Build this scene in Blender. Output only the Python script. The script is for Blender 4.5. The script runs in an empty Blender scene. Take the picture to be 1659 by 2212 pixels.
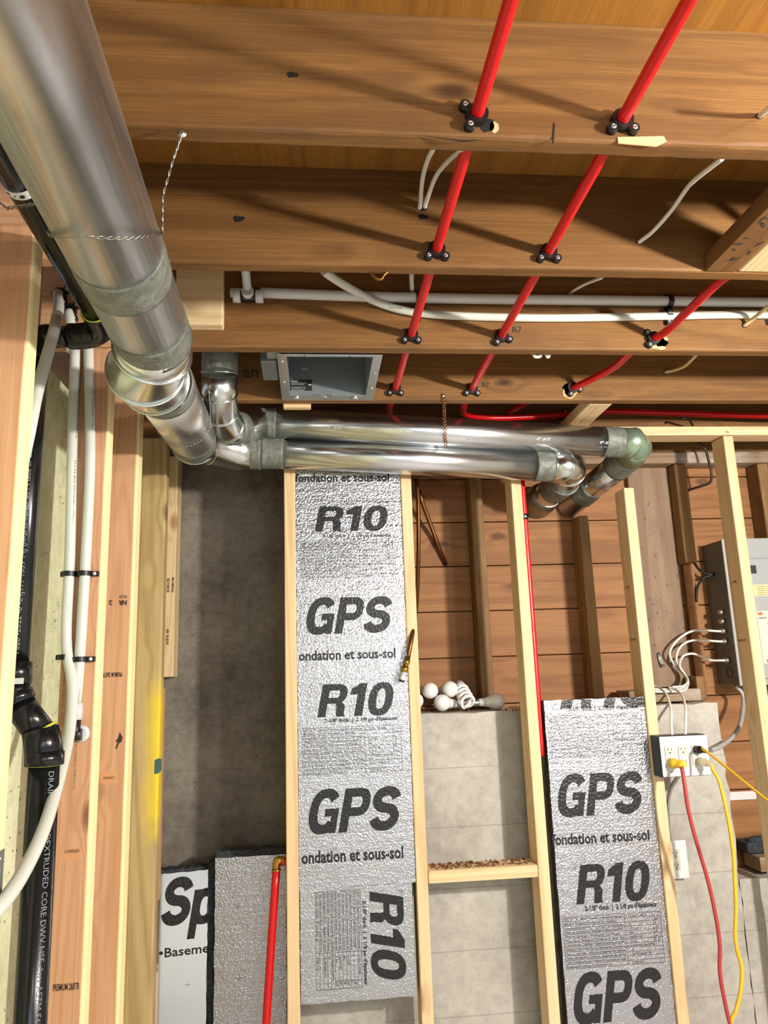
import bpy, bmesh, math, random
from mathutils import Vector, Matrix, noise
random.seed(7)
SC = bpy.context.scene
COL = SC.collection
# ------------------------------------------------------------------ camera
H = 1.5                                   # eye height above the floor
FPX = 1626.12                             # focal length in pixels of a 1659 x 2212 frame
CR = Vector((0.99514578, -0.09256191, -0.03342423))
CD = Vector((-0.01344566, 0.20857029, -0.97791495))
CF = Vector((0.09748898, 0.97361734, 0.20631329))
cam_d = bpy.data.cameras.new('camera'); cam = bpy.data.objects.new('camera', cam_d); COL.objects.link(cam)
cam_d.sensor_fit = 'VERTICAL'; cam_d.sensor_height = 36.0; cam_d.lens = 36.0*FPX/2212.0
cam_d.clip_start = .02
m = Matrix((CR, -CD, -CF)).transposed().to_4x4(); m.translation = (0, 0, H); cam.matrix_world = m
SC.camera = cam
# ------------------------------------------------------------------ world, lamps, exposure
W = bpy.data.worlds.new('world'); SC.world = W; W.use_nodes = True
W.node_tree.nodes['Background'].inputs[0].default_value = (.75, .82, .95, 1)
W.node_tree.nodes['Background'].inputs[1].default_value = .4
def lamp(name, kind, loc, energy, color, size=.1, aim=None, size_y=None):
    d = bpy.data.lights.new(name, kind); o = bpy.data.objects.new(name, d); COL.objects.link(o)
    d.energy = energy; d.color = color; o.location = loc
    if kind == 'AREA':
        d.size = size
        if size_y: d.shape = 'RECTANGLE'; d.size_y = size_y
    else: d.shadow_soft_size = size
    if aim: o.rotation_euler = (Vector(aim)-Vector(loc)).to_track_quat('-Z', 'Y').to_euler()
    return o
lamp('work_lamp', 'AREA', (1.85, .2, H+.48), 62, (1, .95, .86), .11, (.35, 2.6, H+.15))
lamp('bulb_lamp', 'POINT', (.47, -.75, H+.5), 10, (1, .96, .9), .05)
lamp('room_fill', 'POINT', (2.2, -1.2, H+.92), 62, (1, .98, .94), .08)  # added fill, out of view, lifts the general level of the room
lamp('cool_fill', 'AREA', (.6, -3.45, H+.15), 30, (.74, .88, 1), 2.6, (.3, -1.6, 0), 1.4)  # added cool fill behind the camera to brighten the floor, no known window
vs = SC.view_settings
vs.view_transform = 'Standard'; vs.look = 'None'; vs.gamma = 1; vs.use_curve_mapping = False; vs.exposure = .66
# ------------------------------------------------------------------ pixel rays (photo frame) to real places
def ray(px, py):
    return CR*((px-829.5)/FPX) + CD*((py-1106)/FPX) + CF
def at(px, py, X=None, Y=None, Z=None):
    d = ray(px, py)
    t = X/d.x if X is not None else (Y/d.y if Y is not None else (Z-H)/d.z)
    return Vector((d.x*t, d.y*t, d.z*t+H))
# ------------------------------------------------------------------ materials
def lin(c):
    out = []
    for v in c:
        v /= 255.0
        out.append(v/12.92 if v <= .04045 else ((v+.055)/1.055)**2.4)
    return (*out, 1)
class NT:
    def __init__(s, name):
        s.m = bpy.data.materials.new(name); s.m.use_nodes = True; s.t = s.m.node_tree
        s.b = s.t.nodes['Principled BSDF']
    def n(s, typ, **kw):
        o = s.t.nodes.new(typ)
        for k, v in kw.items(): setattr(o, k, v)
        return o
    def link(s, a, b): s.t.links.new(a, b)
    def set(s, **kw):
        for k, v in kw.items():
            s.b.inputs[{'color':'Base Color','rough':'Roughness','metal':'Metallic','trans':'Transmission Weight','coat':'Coat Weight','alpha':'Alpha','spec':'Specular IOR Level','sss':'Subsurface Weight','ior':'IOR'}[k]].default_value = v
    def math(s, op, a, b=None, c=None):
        o = s.n('ShaderNodeMath', operation=op)
        for i, v in enumerate((a, b, c)):
            if v is None: continue
            if isinstance(v, (int, float)): o.inputs[i].default_value = v
            else: s.link(v, o.inputs[i])
        return o.outputs[0]
    def mix(s, fac, a, b, mode='MIX'):
        o = s.n('ShaderNodeMix', data_type='RGBA', blend_type=mode)
        for i, v in ((0, fac), (6, a), (7, b)):
            if isinstance(v, (int, float)): o.inputs[i].default_value = v
            elif isinstance(v, tuple): o.inputs[i].default_value = v
            else: s.link(v, o.inputs[i])
        return o.outputs[2]
    def coords(s, rnd=True):
        tc = s.n('ShaderNodeTexCoord')
        if not rnd: return tc.outputs['Object']
        oi = s.n('ShaderNodeObjectInfo')
        c = s.n('ShaderNodeCombineXYZ')
        s.link(s.math('MULTIPLY', oi.outputs['Random'], 17.0), c.inputs[0])
        s.link(s.math('MULTIPLY', oi.outputs['Random'], 41.0), c.inputs[1])
        s.link(s.math('MULTIPLY', oi.outputs['Random'], 73.0), c.inputs[2])
        a = s.n('ShaderNodeVectorMath', operation='ADD')
        s.link(tc.outputs['Object'], a.inputs[0]); s.link(c.outputs[0], a.inputs[1])
        return a.outputs[0]
    def scale(s, vec, sc):
        o = s.n('ShaderNodeMapping'); o.inputs['Scale'].default_value = sc; s.link(vec, o.inputs[0]); return o.outputs[0]
    def noise(s, vec, scale, detail=3, rough=.55, dist=0):
        o = s.n('ShaderNodeTexNoise'); s.link(vec, o.inputs['Vector'])
        o.inputs['Scale'].default_value = scale; o.inputs['Detail'].default_value = detail
        o.inputs['Roughness'].default_value = rough; o.inputs['Distortion'].default_value = dist
        return o.outputs[0]
    def ramp(s, fac, stops):
        o = s.n('ShaderNodeValToRGB'); e = o.color_ramp.elements
        while len(e) < len(stops): e.new(.5)
        for i, (p, c) in enumerate(stops):
            e[i].position = p; e[i].color = c if isinstance(c, tuple) else (c, c, c, 1)
        s.link(fac, o.inputs[0]); return o.outputs[0]
    def bump(s, h, strength, dist=.002):
        o = s.n('ShaderNodeBump'); o.inputs['Strength'].default_value = strength; o.inputs['Distance'].default_value = dist
        s.link(h, o.inputs['Height']); s.link(o.outputs[0], s.b.inputs['Normal'])
def plain(name, c, rough=.5, metal=0, **kw):
    k = NT(name); k.set(color=lin(c), rough=rough, metal=metal, **kw); return k.m
def wood(name, light, mid, dark, axis, ring=26, knot=(70, 40, 20), knots=1.0, rough=.62, blotch=.0, blotch_c=(60, 50, 45), stain_or_light=None, ringc=.2):
    k = NT(name); v = k.coords()
    sc = [1.0, 1.0, 1.0]; sc[axis] = .06
    st = k.scale(v, tuple(sc))
    big = k.noise(st, 5.0, 2, .5, .6)
    kc = [7.0, 7.0, 7.0]; kc[axis] = 3.2
    vo = k.n('ShaderNodeTexVoronoi'); k.link(k.scale(v, tuple(kc)), vo.inputs['Vector']); vo.inputs['Scale'].default_value = 1.0
    kd = vo.outputs['Distance']
    pull = k.math('MULTIPLY', k.math('SUBTRACT', .30, k.math('MINIMUM', kd, .30)), .42*knots)
    rings = k.math('SINE', k.math('MULTIPLY', k.math('ADD', big, pull), ring*3.2))
    rings = k.math('MULTIPLY_ADD', rings, .5, .5)
    rings = k.math('POWER', rings, 2.2)
    fs = [60.0, 60.0, 60.0]; fs[axis] = 1.6
    fib = k.noise(k.scale(v, tuple(fs)), 4.0, 3, .6)
    wide = k.noise(st, 1.7, 3, .6)
    t = k.math('ADD', k.math('MULTIPLY', rings, ringc), k.math('ADD', k.math('MULTIPLY', fib, .48), k.math('MULTIPLY', wide, .42)))
    col = k.ramp(t, [(.18, lin(light)), (.5, lin(mid)), (.92, lin(dark))])
    kn = k.math('MULTIPLY', k.ramp(kd, [(.07, 1.0), (.15, 0.0)]), knots*.85)
    # only some of the cells hold a knot
    pick = k.n('ShaderNodeSeparateColor'); k.link(vo.outputs['Color'], pick.inputs[0])
    kn = k.math('MULTIPLY', kn, k.math('GREATER_THAN', pick.outputs[0], .42))
    col = k.mix(kn, col, lin(knot))
    if blotch:
        b = k.ramp(k.noise(k.scale(v, tuple(.5 if i == axis else 1 for i in range(3))), 9, 4, .6), [(.52, 0.0), (.72, 1.0)])
        col = k.mix(k.math('MULTIPLY', b, blotch), col, lin(blotch_c))
    if stain_or_light: col = stain_or_light(k, col)
    k.link(col, k.b.inputs['Base Color']); k.set(rough=rough, spec=.3)
    k.bump(k.math('ADD', k.math('MULTIPLY', fib, .6), k.math('MULTIPLY', rings, .25)), .35, .0015)
    return k.m
OLD = dict(light=(148, 106, 60), mid=(114, 78, 40), dark=(76, 50, 26), knot=(50, 28, 16), blotch=.45, blotch_c=(86, 60, 40), ringc=.14)
M = {}
def edge_light(k, col):                        # lamplight on the room-facing edge, painted into the colour as a pale tone
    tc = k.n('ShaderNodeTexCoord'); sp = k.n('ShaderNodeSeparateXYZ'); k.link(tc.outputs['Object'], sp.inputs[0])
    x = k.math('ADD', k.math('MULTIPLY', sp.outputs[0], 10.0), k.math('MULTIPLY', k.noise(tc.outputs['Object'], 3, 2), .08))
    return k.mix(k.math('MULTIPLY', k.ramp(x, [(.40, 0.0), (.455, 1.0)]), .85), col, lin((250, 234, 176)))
for a, n in enumerate('xyz'):
    M['old'+n] = wood('old_joist_wood_'+n, axis=a, ring=20, **OLD)
    M['new'+n] = wood('fresh_spruce_'+n, (232, 210, 172), (216, 187, 144), (186, 150, 106), a, 30, (150, 95, 50), .8)
    M['fir'+n] = wood('fresh_fir_'+n, (220, 178, 140), (202, 154, 116), (176, 122, 86), a, 34, (110, 60, 36), .9, ringc=.17, stain_or_light=edge_light if n == 'z' else None)
M['subfloor'] = wood('subfloor_plank_wood', (160, 110, 46), (138, 92, 34), (108, 70, 26), 1, 14, (70, 36, 12), .8)
M['board'] = wood('sheathing_board_wood', (172, 122, 78), (146, 100, 60), (108, 68, 38), 0, 16, (66, 36, 22), .8, blotch=.35, blotch_c=(102, 64, 36))
M['greyoldz'] = wood('aged_stud_wood', (164, 128, 84), (132, 98, 60), (84, 60, 36), 2, 18, (50, 32, 20), .8, blotch=.5, blotch_c=(70, 52, 36))
M['greyoldx'] = wood('aged_plate_wood', (176, 156, 132), (140, 116, 90), (92, 70, 50), 0, 18, (60, 42, 30), .7, blotch=.5, blotch_c=(196, 190, 184))
M['weathered'] = wood('weathered_board_wood', (164, 138, 112), (138, 112, 90), (98, 76, 60), 2, 8, (60, 42, 34), .4, blotch=.5, blotch_c=(92, 70, 70))
def yellow(k, col):
    tc = k.n('ShaderNodeTexCoord'); sp = k.n('ShaderNodeSeparateXYZ'); k.link(tc.outputs['Object'], sp.inputs[0])
    n_ = k.noise(tc.outputs['Object'], 14, 3)
    zz = k.math('ADD', sp.outputs[2], k.math('MULTIPLY', n_, .12))
    a = k.math('MULTIPLY', k.ramp(k.math('MULTIPLY', zz, .5), [(.50, 0.0), (.56, 1.0), (.745, 1.0), (.79, 0.0)]), 1)
    x = k.ramp(k.math('ADD', k.math('MULTIPLY', sp.outputs[0], 10.0), k.math('MULTIPLY', n_, .3)), [(-.05, 0.0), (.55, .9)])
    return k.mix(k.math('MULTIPLY', a, x), col, lin((236, 206, 40)))
M['painted'] = wood('yellow_stained_spruce', (206, 184, 134), (184, 158, 108), (140, 112, 72), 2, 24, (90, 66, 40), .8, stain_or_light=yellow)
def concrete(name, a, b, pits=(70, 64, 58), pit=.8, lines=True, rough=.85):
    k = NT(name); v = k.coords(False)
    n1 = k.noise(v, 2.6, 5, .6); n2 = k.noise(v, 34, 4, .65)
    t = k.math('ADD', k.math('MULTIPLY', n1, .65), k.math('MULTIPLY', n2, .35))
    col = k.ramp(t, [(.36, lin(b)), (.62, lin(a))])
    vo = k.n('ShaderNodeTexVoronoi'); k.link(v, vo.inputs['Vector']); vo.inputs['Scale'].default_value = 84; vo.inputs['Randomness'].default_value = 1
    sep = k.n('ShaderNodeSeparateColor'); k.link(vo.outputs['Color'], sep.inputs[0])
    rad = k.math('MULTIPLY', k.math('POWER', sep.outputs[1], 2.6), .34)
    msk = k.math('GREATER_THAN', k.noise(v, 5, 2), .46)
    p = k.math('MULTIPLY', k.math('MULTIPLY', k.math('LESS_THAN', vo.outputs['Distance'], rad), msk), pit)
    col = k.mix(p, col, lin(pits))
    h = k.math('SUBTRACT', k.math('MULTIPLY', n2, .5), p)
    if lines:                                   # marks of the form boards
        sp = k.n('ShaderNodeSeparateXYZ'); k.link(v, sp.inputs[0])
        z = k.math('ADD', sp.outputs[2], k.math('MULTIPLY', k.noise(v, 1.5, 1), .012))
        fr = k.math('FRACT', k.math('MULTIPLY', z, 5.15))
        ln = k.math('MULTIPLY', k.math('LESS_THAN', fr, .02), k.math('GREATER_THAN', k.noise(v, 3, 2), .40))
        col = k.mix(k.math('MULTIPLY', ln, .3), col, lin((84, 78, 70)))
        h = k.math('SUBTRACT', h, ln)
    k.link(col, k.b.inputs['Base Color']); k.set(rough=rough); k.bump(h, .4, .003)
    return k.m
M['concrete'] = concrete('foundation_concrete', (182, 177, 168), (140, 135, 126))
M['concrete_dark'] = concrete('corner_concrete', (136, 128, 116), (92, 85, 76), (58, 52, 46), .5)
M['concrete_left'] = concrete('greenish_wall_concrete', (224, 226, 190), (180, 184, 146), (60, 58, 44), .9, False)
M['floor'] = concrete('floor_concrete', (222, 224, 230), (206, 208, 214), lines=False)
def metal(name, c, rough, streak=None, s=.08):
    k = NT(name); k.set(color=lin(c), metal=1)
    v = k.coords()
    if streak is not None:
        sc = [90.0]*3; sc[streak] = 1.2
        n_ = k.noise(k.scale(v, tuple(sc)), 2, 3)
        k.link(k.math('ADD', rough-.06, k.math('MULTIPLY', n_, .12)), k.b.inputs['Roughness'])
        k.bump(n_, s, .001)
    else:
        n_ = k.noise(v, 30, 3); k.link(k.math('ADD', rough-.05, k.math('MULTIPLY', n_, .1)), k.b.inputs['Roughness'])
    return k.m
M['ducty'] = metal('galvanized_duct', (206, 208, 208), .32, 1, .05)
M['ductx'] = metal('galvanized_pipe', (214, 216, 218), .24, 0)
M['elbow'] = metal('galvanized_elbow', (208, 212, 208), .22)
M['steel'] = metal('zinc_steel', (196, 198, 200), .35)
M['dullsteel'] = metal('dull_strap_steel', (150, 148, 140), .4)
M['darksteel'] = plain('grey_painted_steel', (104, 106, 102), .5, .2)
M['litsteel'] = plain('light_grey_painted_steel', (150, 152, 152), .5, .1)
M['housing'] = plain('fan_housing_zinc', (128, 136, 138), .45, .45)
M['conduit'] = plain('ribbed_conduit_zinc', (176, 176, 174), .4, .35)
M['brass'] = metal('brass', (190, 150, 70), .3)
M['copper'] = metal('aged_copper', (128, 88, 50), .42)
def tape():
    k = NT('grey_duct_mastic_tape'); v = k.coords()
    n_ = k.noise(k.scale(v, (1, 1, 1)), 22, 4, .7, 1.5); n2 = k.noise(k.scale(v, (60, 60, 60)), 2, 3)
    k.link(k.ramp(n_, [(.3, lin((82, 84, 77))), (.7, lin((126, 128, 119)))]), k.b.inputs['Base Color'])
    k.set(metal=.15, rough=.5); k.bump(k.math('ADD', n_, k.math('MULTIPLY', n2, .3)), .8, .004); return k.m
M['tape'] = tape()
M['green_tape'] = plain('pale_green_foil_tape', (150, 172, 148), .3, .7)
def foil():
    k = NT('embossed_foil'); v = k.coords()
    n_ = k.noise(v, 170, 2, .5, .4); n2 = k.noise(v, 11, 3)
    wr = k.noise(k.scale(v, (3, 3, 30)), 2, 2)
    k.set(color=lin((190, 190, 194)), metal=1, rough=.2)
    k.bump(k.math('ADD', n_, k.math('ADD', k.math('MULTIPLY', n2, .5), k.math('MULTIPLY', wr, .6))), .62, .004); return k.m
M['foil'] = foil()
M['foil_smooth'] = metal('smooth_foil', (226, 232, 238), .14)
def ink():
    k = NT('black_print_on_foil'); v = k.coords(); n_ = k.noise(v, 120, 2, .5, .4)
    k.set(color=lin((22, 20, 20)), rough=.34, spec=.5); k.bump(n_, .5, .004); return k.m
M['ink'] = ink()
M['fineprint'] = plain('fine_print_ink', (70, 68, 70), .6)
def eps():
    k = NT('graphite_foam'); v = k.coords(); n_ = k.noise(v, 160, 2)
    k.link(k.ramp(n_, [(.35, lin((22, 24, 28))), (.7, lin((64, 68, 76)))]), k.b.inputs['Base Color']); k.set(rough=.85); k.bump(n_, .8, .004); return k.m
M['eps'] = eps()
M['mark'] = plain('stamp_ink', (52, 42, 36), .8)
M['orange_sticker'] = plain('faded_orange_sticker', (206, 150, 104), .7)
def pexmat(name, c, rough=.3):
    k = NT(name); k.set(color=lin(c), rough=rough, spec=.5); return k.m
M['red'] = pexmat('red_pex', (198, 12, 20), .34)
M['pex'] = pexmat('milky_pex', (206, 209, 200), .3)
M['whitepipe'] = pexmat('white_pipe', (206, 208, 208), .4)
M['abs'] = plain('black_abs', (16, 18, 20), .22)
M['pipe_print'] = plain('pale_pipe_print', (120, 128, 136), .6)
M['green_cement'] = plain('yellow_green_cement', (186, 190, 60), .4)
M['blk'] = plain('black_plastic', (15, 15, 17), .42)
M['cable'] = plain('white_cable_jacket', (214, 212, 204), .45)
M['beige_cable'] = plain('beige_cable_jacket', (206, 190, 140), .5)
M['white'] = plain('white_plastic', (206, 206, 206), .35)
M['outlet_face'] = plain('ivory_outlet_face', (186, 184, 174), .4)
M['bulb'] = plain('frosted_bulb_glass', (226, 224, 220), .12, coat=.4)
M['slot'] = plain('dark_slot', (24, 22, 22), .6)
M['cordred'] = plain('red_cord_rubber', (168, 52, 54), .5)
M['cordyel'] = plain('yellow_cord_rubber', (222, 176, 40), .45)
M['plugyel'] = plain('yellow_plug', (228, 184, 52), .4)
M['clearplug'] = plain('clear_plug', (226, 214, 180), .15, trans=.5)
M['beige_label'] = plain('beige_label', (220, 196, 146), .6)
M['paper'] = plain('paper_label', (200, 194, 182), .7)
M['orange'] = plain('orange_print', (206, 96, 50), .6)
M['wallpaint'] = plain('pale_wall', (206, 204, 198), .8)
M['bare'] = plain('split_bare_wood', (224, 168, 124), .7)
M['dirt'] = plain('brown_wood_crumbs', (96, 60, 36), .95)
M['sheet'] = plain('milky_plastic_sheet', (208, 210, 206), .35)
M['dark'] = plain('dark_hole', (14, 10, 8), .9)
M['glass'] = plain('window_glass', (235, 240, 245), .05, trans=1.0)
# ------------------------------------------------------------------ mesh building
_txt = {}
def text_geo(s, bold):
    key = (s, bold)
    if key not in _txt:
        cu = bpy.data.curves.new('t', 'FONT'); cu.body = s; cu.size = 1; cu.offset = bold; cu.resolution_u = 2
        o = bpy.data.objects.new('t', cu); COL.objects.link(o)
        dg = bpy.context.evaluated_depsgraph_get(); me = o.evaluated_get(dg).to_mesh()
        vs_ = [(v.co.x, v.co.y) for v in me.vertices]; fs_ = [tuple(p.vertices) for p in me.polygons]
        o.evaluated_get(dg).to_mesh_clear(); bpy.data.objects.remove(o); bpy.data.curves.remove(cu)
        _txt[key] = (vs_, fs_)
    return _txt[key]
class MB:
    def __init__(s): s.bm = bmesh.new(); s.mi = 0
    def face(s, vs_, mi=None, smooth=False):
        try:
            f = s.bm.faces.new(vs_); f.material_index = s.mi if mi is None else mi; f.smooth = smooth
        except ValueError: pass
    def poly(s, pts, mi=None): s.face([s.bm.verts.new(p) for p in pts], mi); return s
    def box(s, x0, x1, y0, y1, z0, z1, bevel=0, mi=None, mat=None):
        P = [(x0,y0,z0),(x1,y0,z0),(x1,y1,z0),(x0,y1,z0),(x0,y0,z1),(x1,y0,z1),(x1,y1,z1),(x0,y1,z1)]
        tb = bmesh.new(); v = [tb.verts.new(p) for p in P]
        for q in ((0,3,2,1),(4,5,6,7),(0,1,5,4),(1,2,6,5),(2,3,7,6),(3,0,4,7)): tb.faces.new([v[i] for i in q])
        if bevel: bmesh.ops.bevel(tb, geom=tb.edges[:], offset=bevel, segments=2, affect='EDGES', profile=.5)
        s.merge(tb, mat, mi); return s
    def merge(s, tb, mat=None, mi=None, smooth=None):
        mp = {}
        for v in tb.verts: mp[v] = s.bm.verts.new(mat @ v.co if mat else v.co)
        for f in tb.faces: s.face([mp[v] for v in f.verts], mi, f.smooth if smooth is None else smooth)
        tb.free()
    def hexa(s, bot, top, mi=None):
        v = [s.bm.verts.new(p) for p in list(bot)+list(top)]; n = len(bot)
        s.face(v[:n][::-1], mi); s.face(v[n:], mi)
        for i in range(n): s.face([v[i], v[(i+1) % n], v[n+(i+1) % n], v[n+i]], mi)
        return s
    def tube(s, pts, r, seg=16, smooth=0, cap=True, mi=None, flat=False):
        pts = [Vector(p) for p in pts]
        rs = list(r) if isinstance(r, (list, tuple)) else [r]*len(pts)
        if smooth:
            P, Rr = [], []
            for i in range(len(pts)-1):
                p0 = pts[max(i-1, 0)]; p1 = pts[i]; p2 = pts[i+1]; p3 = pts[min(i+2, len(pts)-1)]
                for j in range(smooth):
                    t = j/smooth
                    P.append(.5*((2*p1)+(-p0+p2)*t+(2*p0-5*p1+4*p2-p3)*t*t+(-p0+3*p1-3*p2+p3)*t**3)); Rr.append(rs[i]*(1-t)+rs[i+1]*t)
            P.append(pts[-1]); Rr.append(rs[-1]); pts, rs = P, Rr
        n = len(pts); T = [(pts[min(i+1, n-1)]-pts[max(i-1, 0)]) for i in range(n)]
        D = [(pts[i+1]-pts[i]).normalized() if (pts[i+1]-pts[i]).length > 1e-9 else None for i in range(n-1)]
        for i in range(n):
            a = D[i-1] if i else None; b = D[i] if i < n-1 else None
            if a and b: T[i] = (a+b).normalized()
            else: T[i] = (a or b or Vector((0, 0, 1)))
        u = T[0].orthogonal().normalized(); rings = []
        for i in range(n):
            u = (u - T[i]*u.dot(T[i])).normalized(); w = T[i].cross(u)
            k = 1.0
            a = D[i-1] if i else None; b = D[i] if i < n-1 else None
            mitre = None
            if a and b and a.dot(b) < .9999:
                mitre = (b-a).normalized(); k = 1/max(.5, math.sqrt((1+a.dot(b))/2))
            ring = []
            for j in range(seg):
                th = 2*math.pi*j/seg; d = (u*math.cos(th)+w*math.sin(th))*rs[i]
                if mitre and k > 1.0: d += mitre*d.dot(mitre)*(k-1)
                ring.append(s.bm.verts.new(pts[i]+d))
            rings.append(ring)
        for i in range(n-1):
            for j in range(seg):
                s.face([rings[i][j], rings[i][(j+1) % seg], rings[i+1][(j+1) % seg], rings[i+1][j]], mi, not flat)
        if cap: s.face(rings[0][::-1], mi); s.face(rings[-1], mi)
        return s
    def lathe(s, base, axis, prof, seg=20, mi=None):       # prof: (distance along axis, radius)
        ax = Vector(axis).normalized(); base = Vector(base)
        u = ax.orthogonal().normalized(); w = ax.cross(u); rings = []
        for h, r in prof:
            rings.append([s.bm.verts.new(base+ax*h+(u*math.cos(2*math.pi*j/seg)+w*math.sin(2*math.pi*j/seg))*max(r, 1e-5)) for j in range(seg)])
        for i in range(len(rings)-1):
            for j in range(seg): s.face([rings[i][j], rings[i][(j+1) % seg], rings[i+1][(j+1) % seg], rings[i+1][j]], mi, True)
        s.face(rings[0][::-1], mi); s.face(rings[-1], mi); return s
    def torus(s, c, axis, R_, r, seg=28, rs=8, mi=None):
        ax = Vector(axis).normalized(); u = ax.orthogonal().normalized(); w = ax.cross(u); c = Vector(c); rings = []
        for i in range(seg):
            d = u*math.cos(2*math.pi*i/seg)+w*math.sin(2*math.pi*i/seg)
            rings.append([s.bm.verts.new(c+d*(R_+r*math.cos(2*math.pi*j/rs))+ax*r*math.sin(2*math.pi*j/rs)) for j in range(rs)])
        for i in range(seg):
            for j in range(rs): s.face([rings[i][j], rings[(i+1) % seg][j], rings[(i+1) % seg][(j+1) % rs], rings[i][(j+1) % rs]], mi, True)
        return s
    def sphere(s, c, r, seg=20, mi=None, sc=(1, 1, 1)):
        tb = bmesh.new(); bmesh.ops.create_uvsphere(tb, u_segments=seg, v_segments=seg//2, radius=r)
        s.merge(tb, Matrix.Translation(c) @ Matrix.Diagonal((*sc, 1)), mi, True); return s
    def text(s, body, place, size, mi=None, width=None, bold=0.0, shear=0.0):
        V, F = text_geo(body, bold)
        if not V: return s
        x0 = min(v[0] for v in V); x1 = max(v[0] for v in V)
        kx = size if width is None else width/(x1-x0)
        vv = [s.bm.verts.new(place((x-x0)*kx+shear*y*size, y*size)) for x, y in V]
        for f in F: s.face([vv[i] for i in f], mi)
        return s
    def build(s, name, mats, parent=None, origin=None, label=None, cat=None, group=None, kind=None):
        bmesh.ops.recalc_face_normals(s.bm, faces=s.bm.faces[:])
        o0 = Vector((0, 0, 0))
        if parent is not None:
            r = parent
            while r.parent: r = r.parent
            if r.get('local'): o0 = Vector((0, 0, 0))
            else: o0 = Vector(r.location)
        elif origin is not None: o0 = Vector(origin)
        for v in s.bm.verts: v.co -= o0
        me = bpy.data.meshes.new(name); s.bm.to_mesh(me); s.bm.free()
        for mt in (mats if isinstance(mats, (list, tuple)) else [mats]): me.materials.append(mt)
        o = bpy.data.objects.new(name, me); COL.objects.link(o)
        if parent is not None: o.parent = parent
        else: o.location = o0
        tag(o, label, cat, group, kind)
        return o
def tag(o, label=None, cat=None, group=None, kind=None):
    for k, v in (('label', label), ('category', cat), ('group', group), ('kind', kind)):
        if v: o[k] = v
    return o
def thing(name, label, cat, loc, group=None, rot=None, local=False):
    o = bpy.data.objects.new(name, None); COL.objects.link(o); o.location = loc; o.empty_display_size = .05
    if rot: o.rotation_euler = rot
    if local: o['local'] = 1
    return tag(o, label, cat, group)
def copy_tree(o, parent=None):
    c = o.copy(); COL.objects.link(c)
    if parent is not None: c.parent = parent
    for ch in list(o.children): copy_tree(ch, c)
    return c
def plane(o, u, v):
    o = Vector(o); u = Vector(u); v = Vector(v)
    return lambda a, b: o+u*a+v*b
def lumber(name, label, cat, x0, x1, y0, y1, z0, z1, mat, group=None, bevel=.004, extra=None, mats=()):
    b = MB(); b.box(x0, x1, y0, y1, z0, z1, bevel)
    if extra: extra(b)
    return b.build(name, [mat, *mats], None, ((x0+x1)/2, (y0+y1)/2, z0), label, cat, group)
XU, YU, ZU = Vector((1, 0, 0)), Vector((0, 1, 0)), Vector((0, 0, 1))
ZJ = H+.8556                              # underside of the joists
ZS = H+1.090                              # underside of the subfloor
JY = [1.066, 1.472, 1.896, 2.293, 2.700]  # front faces of the joists
YS = 2.564                                # front face of the stud wall
# ------------------------------------------------------------------ the setting
def struct(name, b, mats): return b.build(name, mats, None, (0, 0, 0), kind='structure')
b = MB(); b.box(-1.2, 3.4, -3.6, 3.4, -.12, 0); struct('floor', b, M['floor'])
b = MB()
for i in range(50):
    y0 = -3.5+i*.1395
    b.box(-1.2, 3.4, y0, y0+.1392, ZS, ZS+.02, .0003)
struct('ceiling', b, M['subfloor'])
b = MB(); b.box(-.95, -.70, -3.5, 3.2, 0, ZJ-.02); struct('wall_left', b, M['concrete_left'])
b = MB()                                   # board sheathing of the back wall
z = H-.14-.18*8+.0; i = 0
while z < ZS:
    b.box(-.1, 3.19, 2.96, 2.985, z+.002, z+.178, .002); z += .18; i += 1
b.box(-.1, 3.19, 2.984, 2.9895, 0, ZS)
struct('wall_back', b, M['board'])
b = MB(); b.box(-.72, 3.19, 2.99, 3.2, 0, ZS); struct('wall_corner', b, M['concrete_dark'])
b = MB()                                   # foundation ledge under the boards, ends in a rough edge
zt = H-.155
def rough_edge(x, z0, z1, n):
    return [(x+random.uniform(-.006, .006), z0+(z1-z0)*i/n) for i in range(n+1)]
for (xa, xb_, zz0, zz1, nn) in ((-.093, 1.478, 0, zt, 26), (1.478, 1.55, 0, H-.755, 12)):
    pr_ = [(xa, zz0)]+rough_edge(xb_, zz0, zz1, nn)
    n_ = int((xb_-xa)/.05)
    pr_ += [(xb_-(xb_-xa)*i/n_, zz1+random.uniform(-.005, .004)) for i in range(1, n_)] + [(xa, zz1)]
    b.hexa([(x, 2.72, z) for x, z in pr_], [(x, 2.955, z) for x, z in pr_])
b.box(1.55, 3.2, 2.80, 2.955, 0, H-.78)
struct('wall_foundation', b, M['concrete'])
b = MB(); b.box(3.2, 3.4, -3.5, 3.2, 0, ZS); struct('wall_right', b, M['wallpaint'])
b = MB()
b.box(-.95, -.9, -3.6, -3.5, 0, ZS); b.box(-.9, 3.2, -3.6, -3.5, 0, H-.7); b.box(-.9, 3.2, -3.6, -3.5, H+.9, ZS)
b.box(-.9, -.75, -3.6, -3.5, H-.7, H+.9); b.box(2.0, 3.2, -3.6, -3.5, H-.7, H+.9)
struct('wall_front', b, M['wallpaint'])
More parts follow.
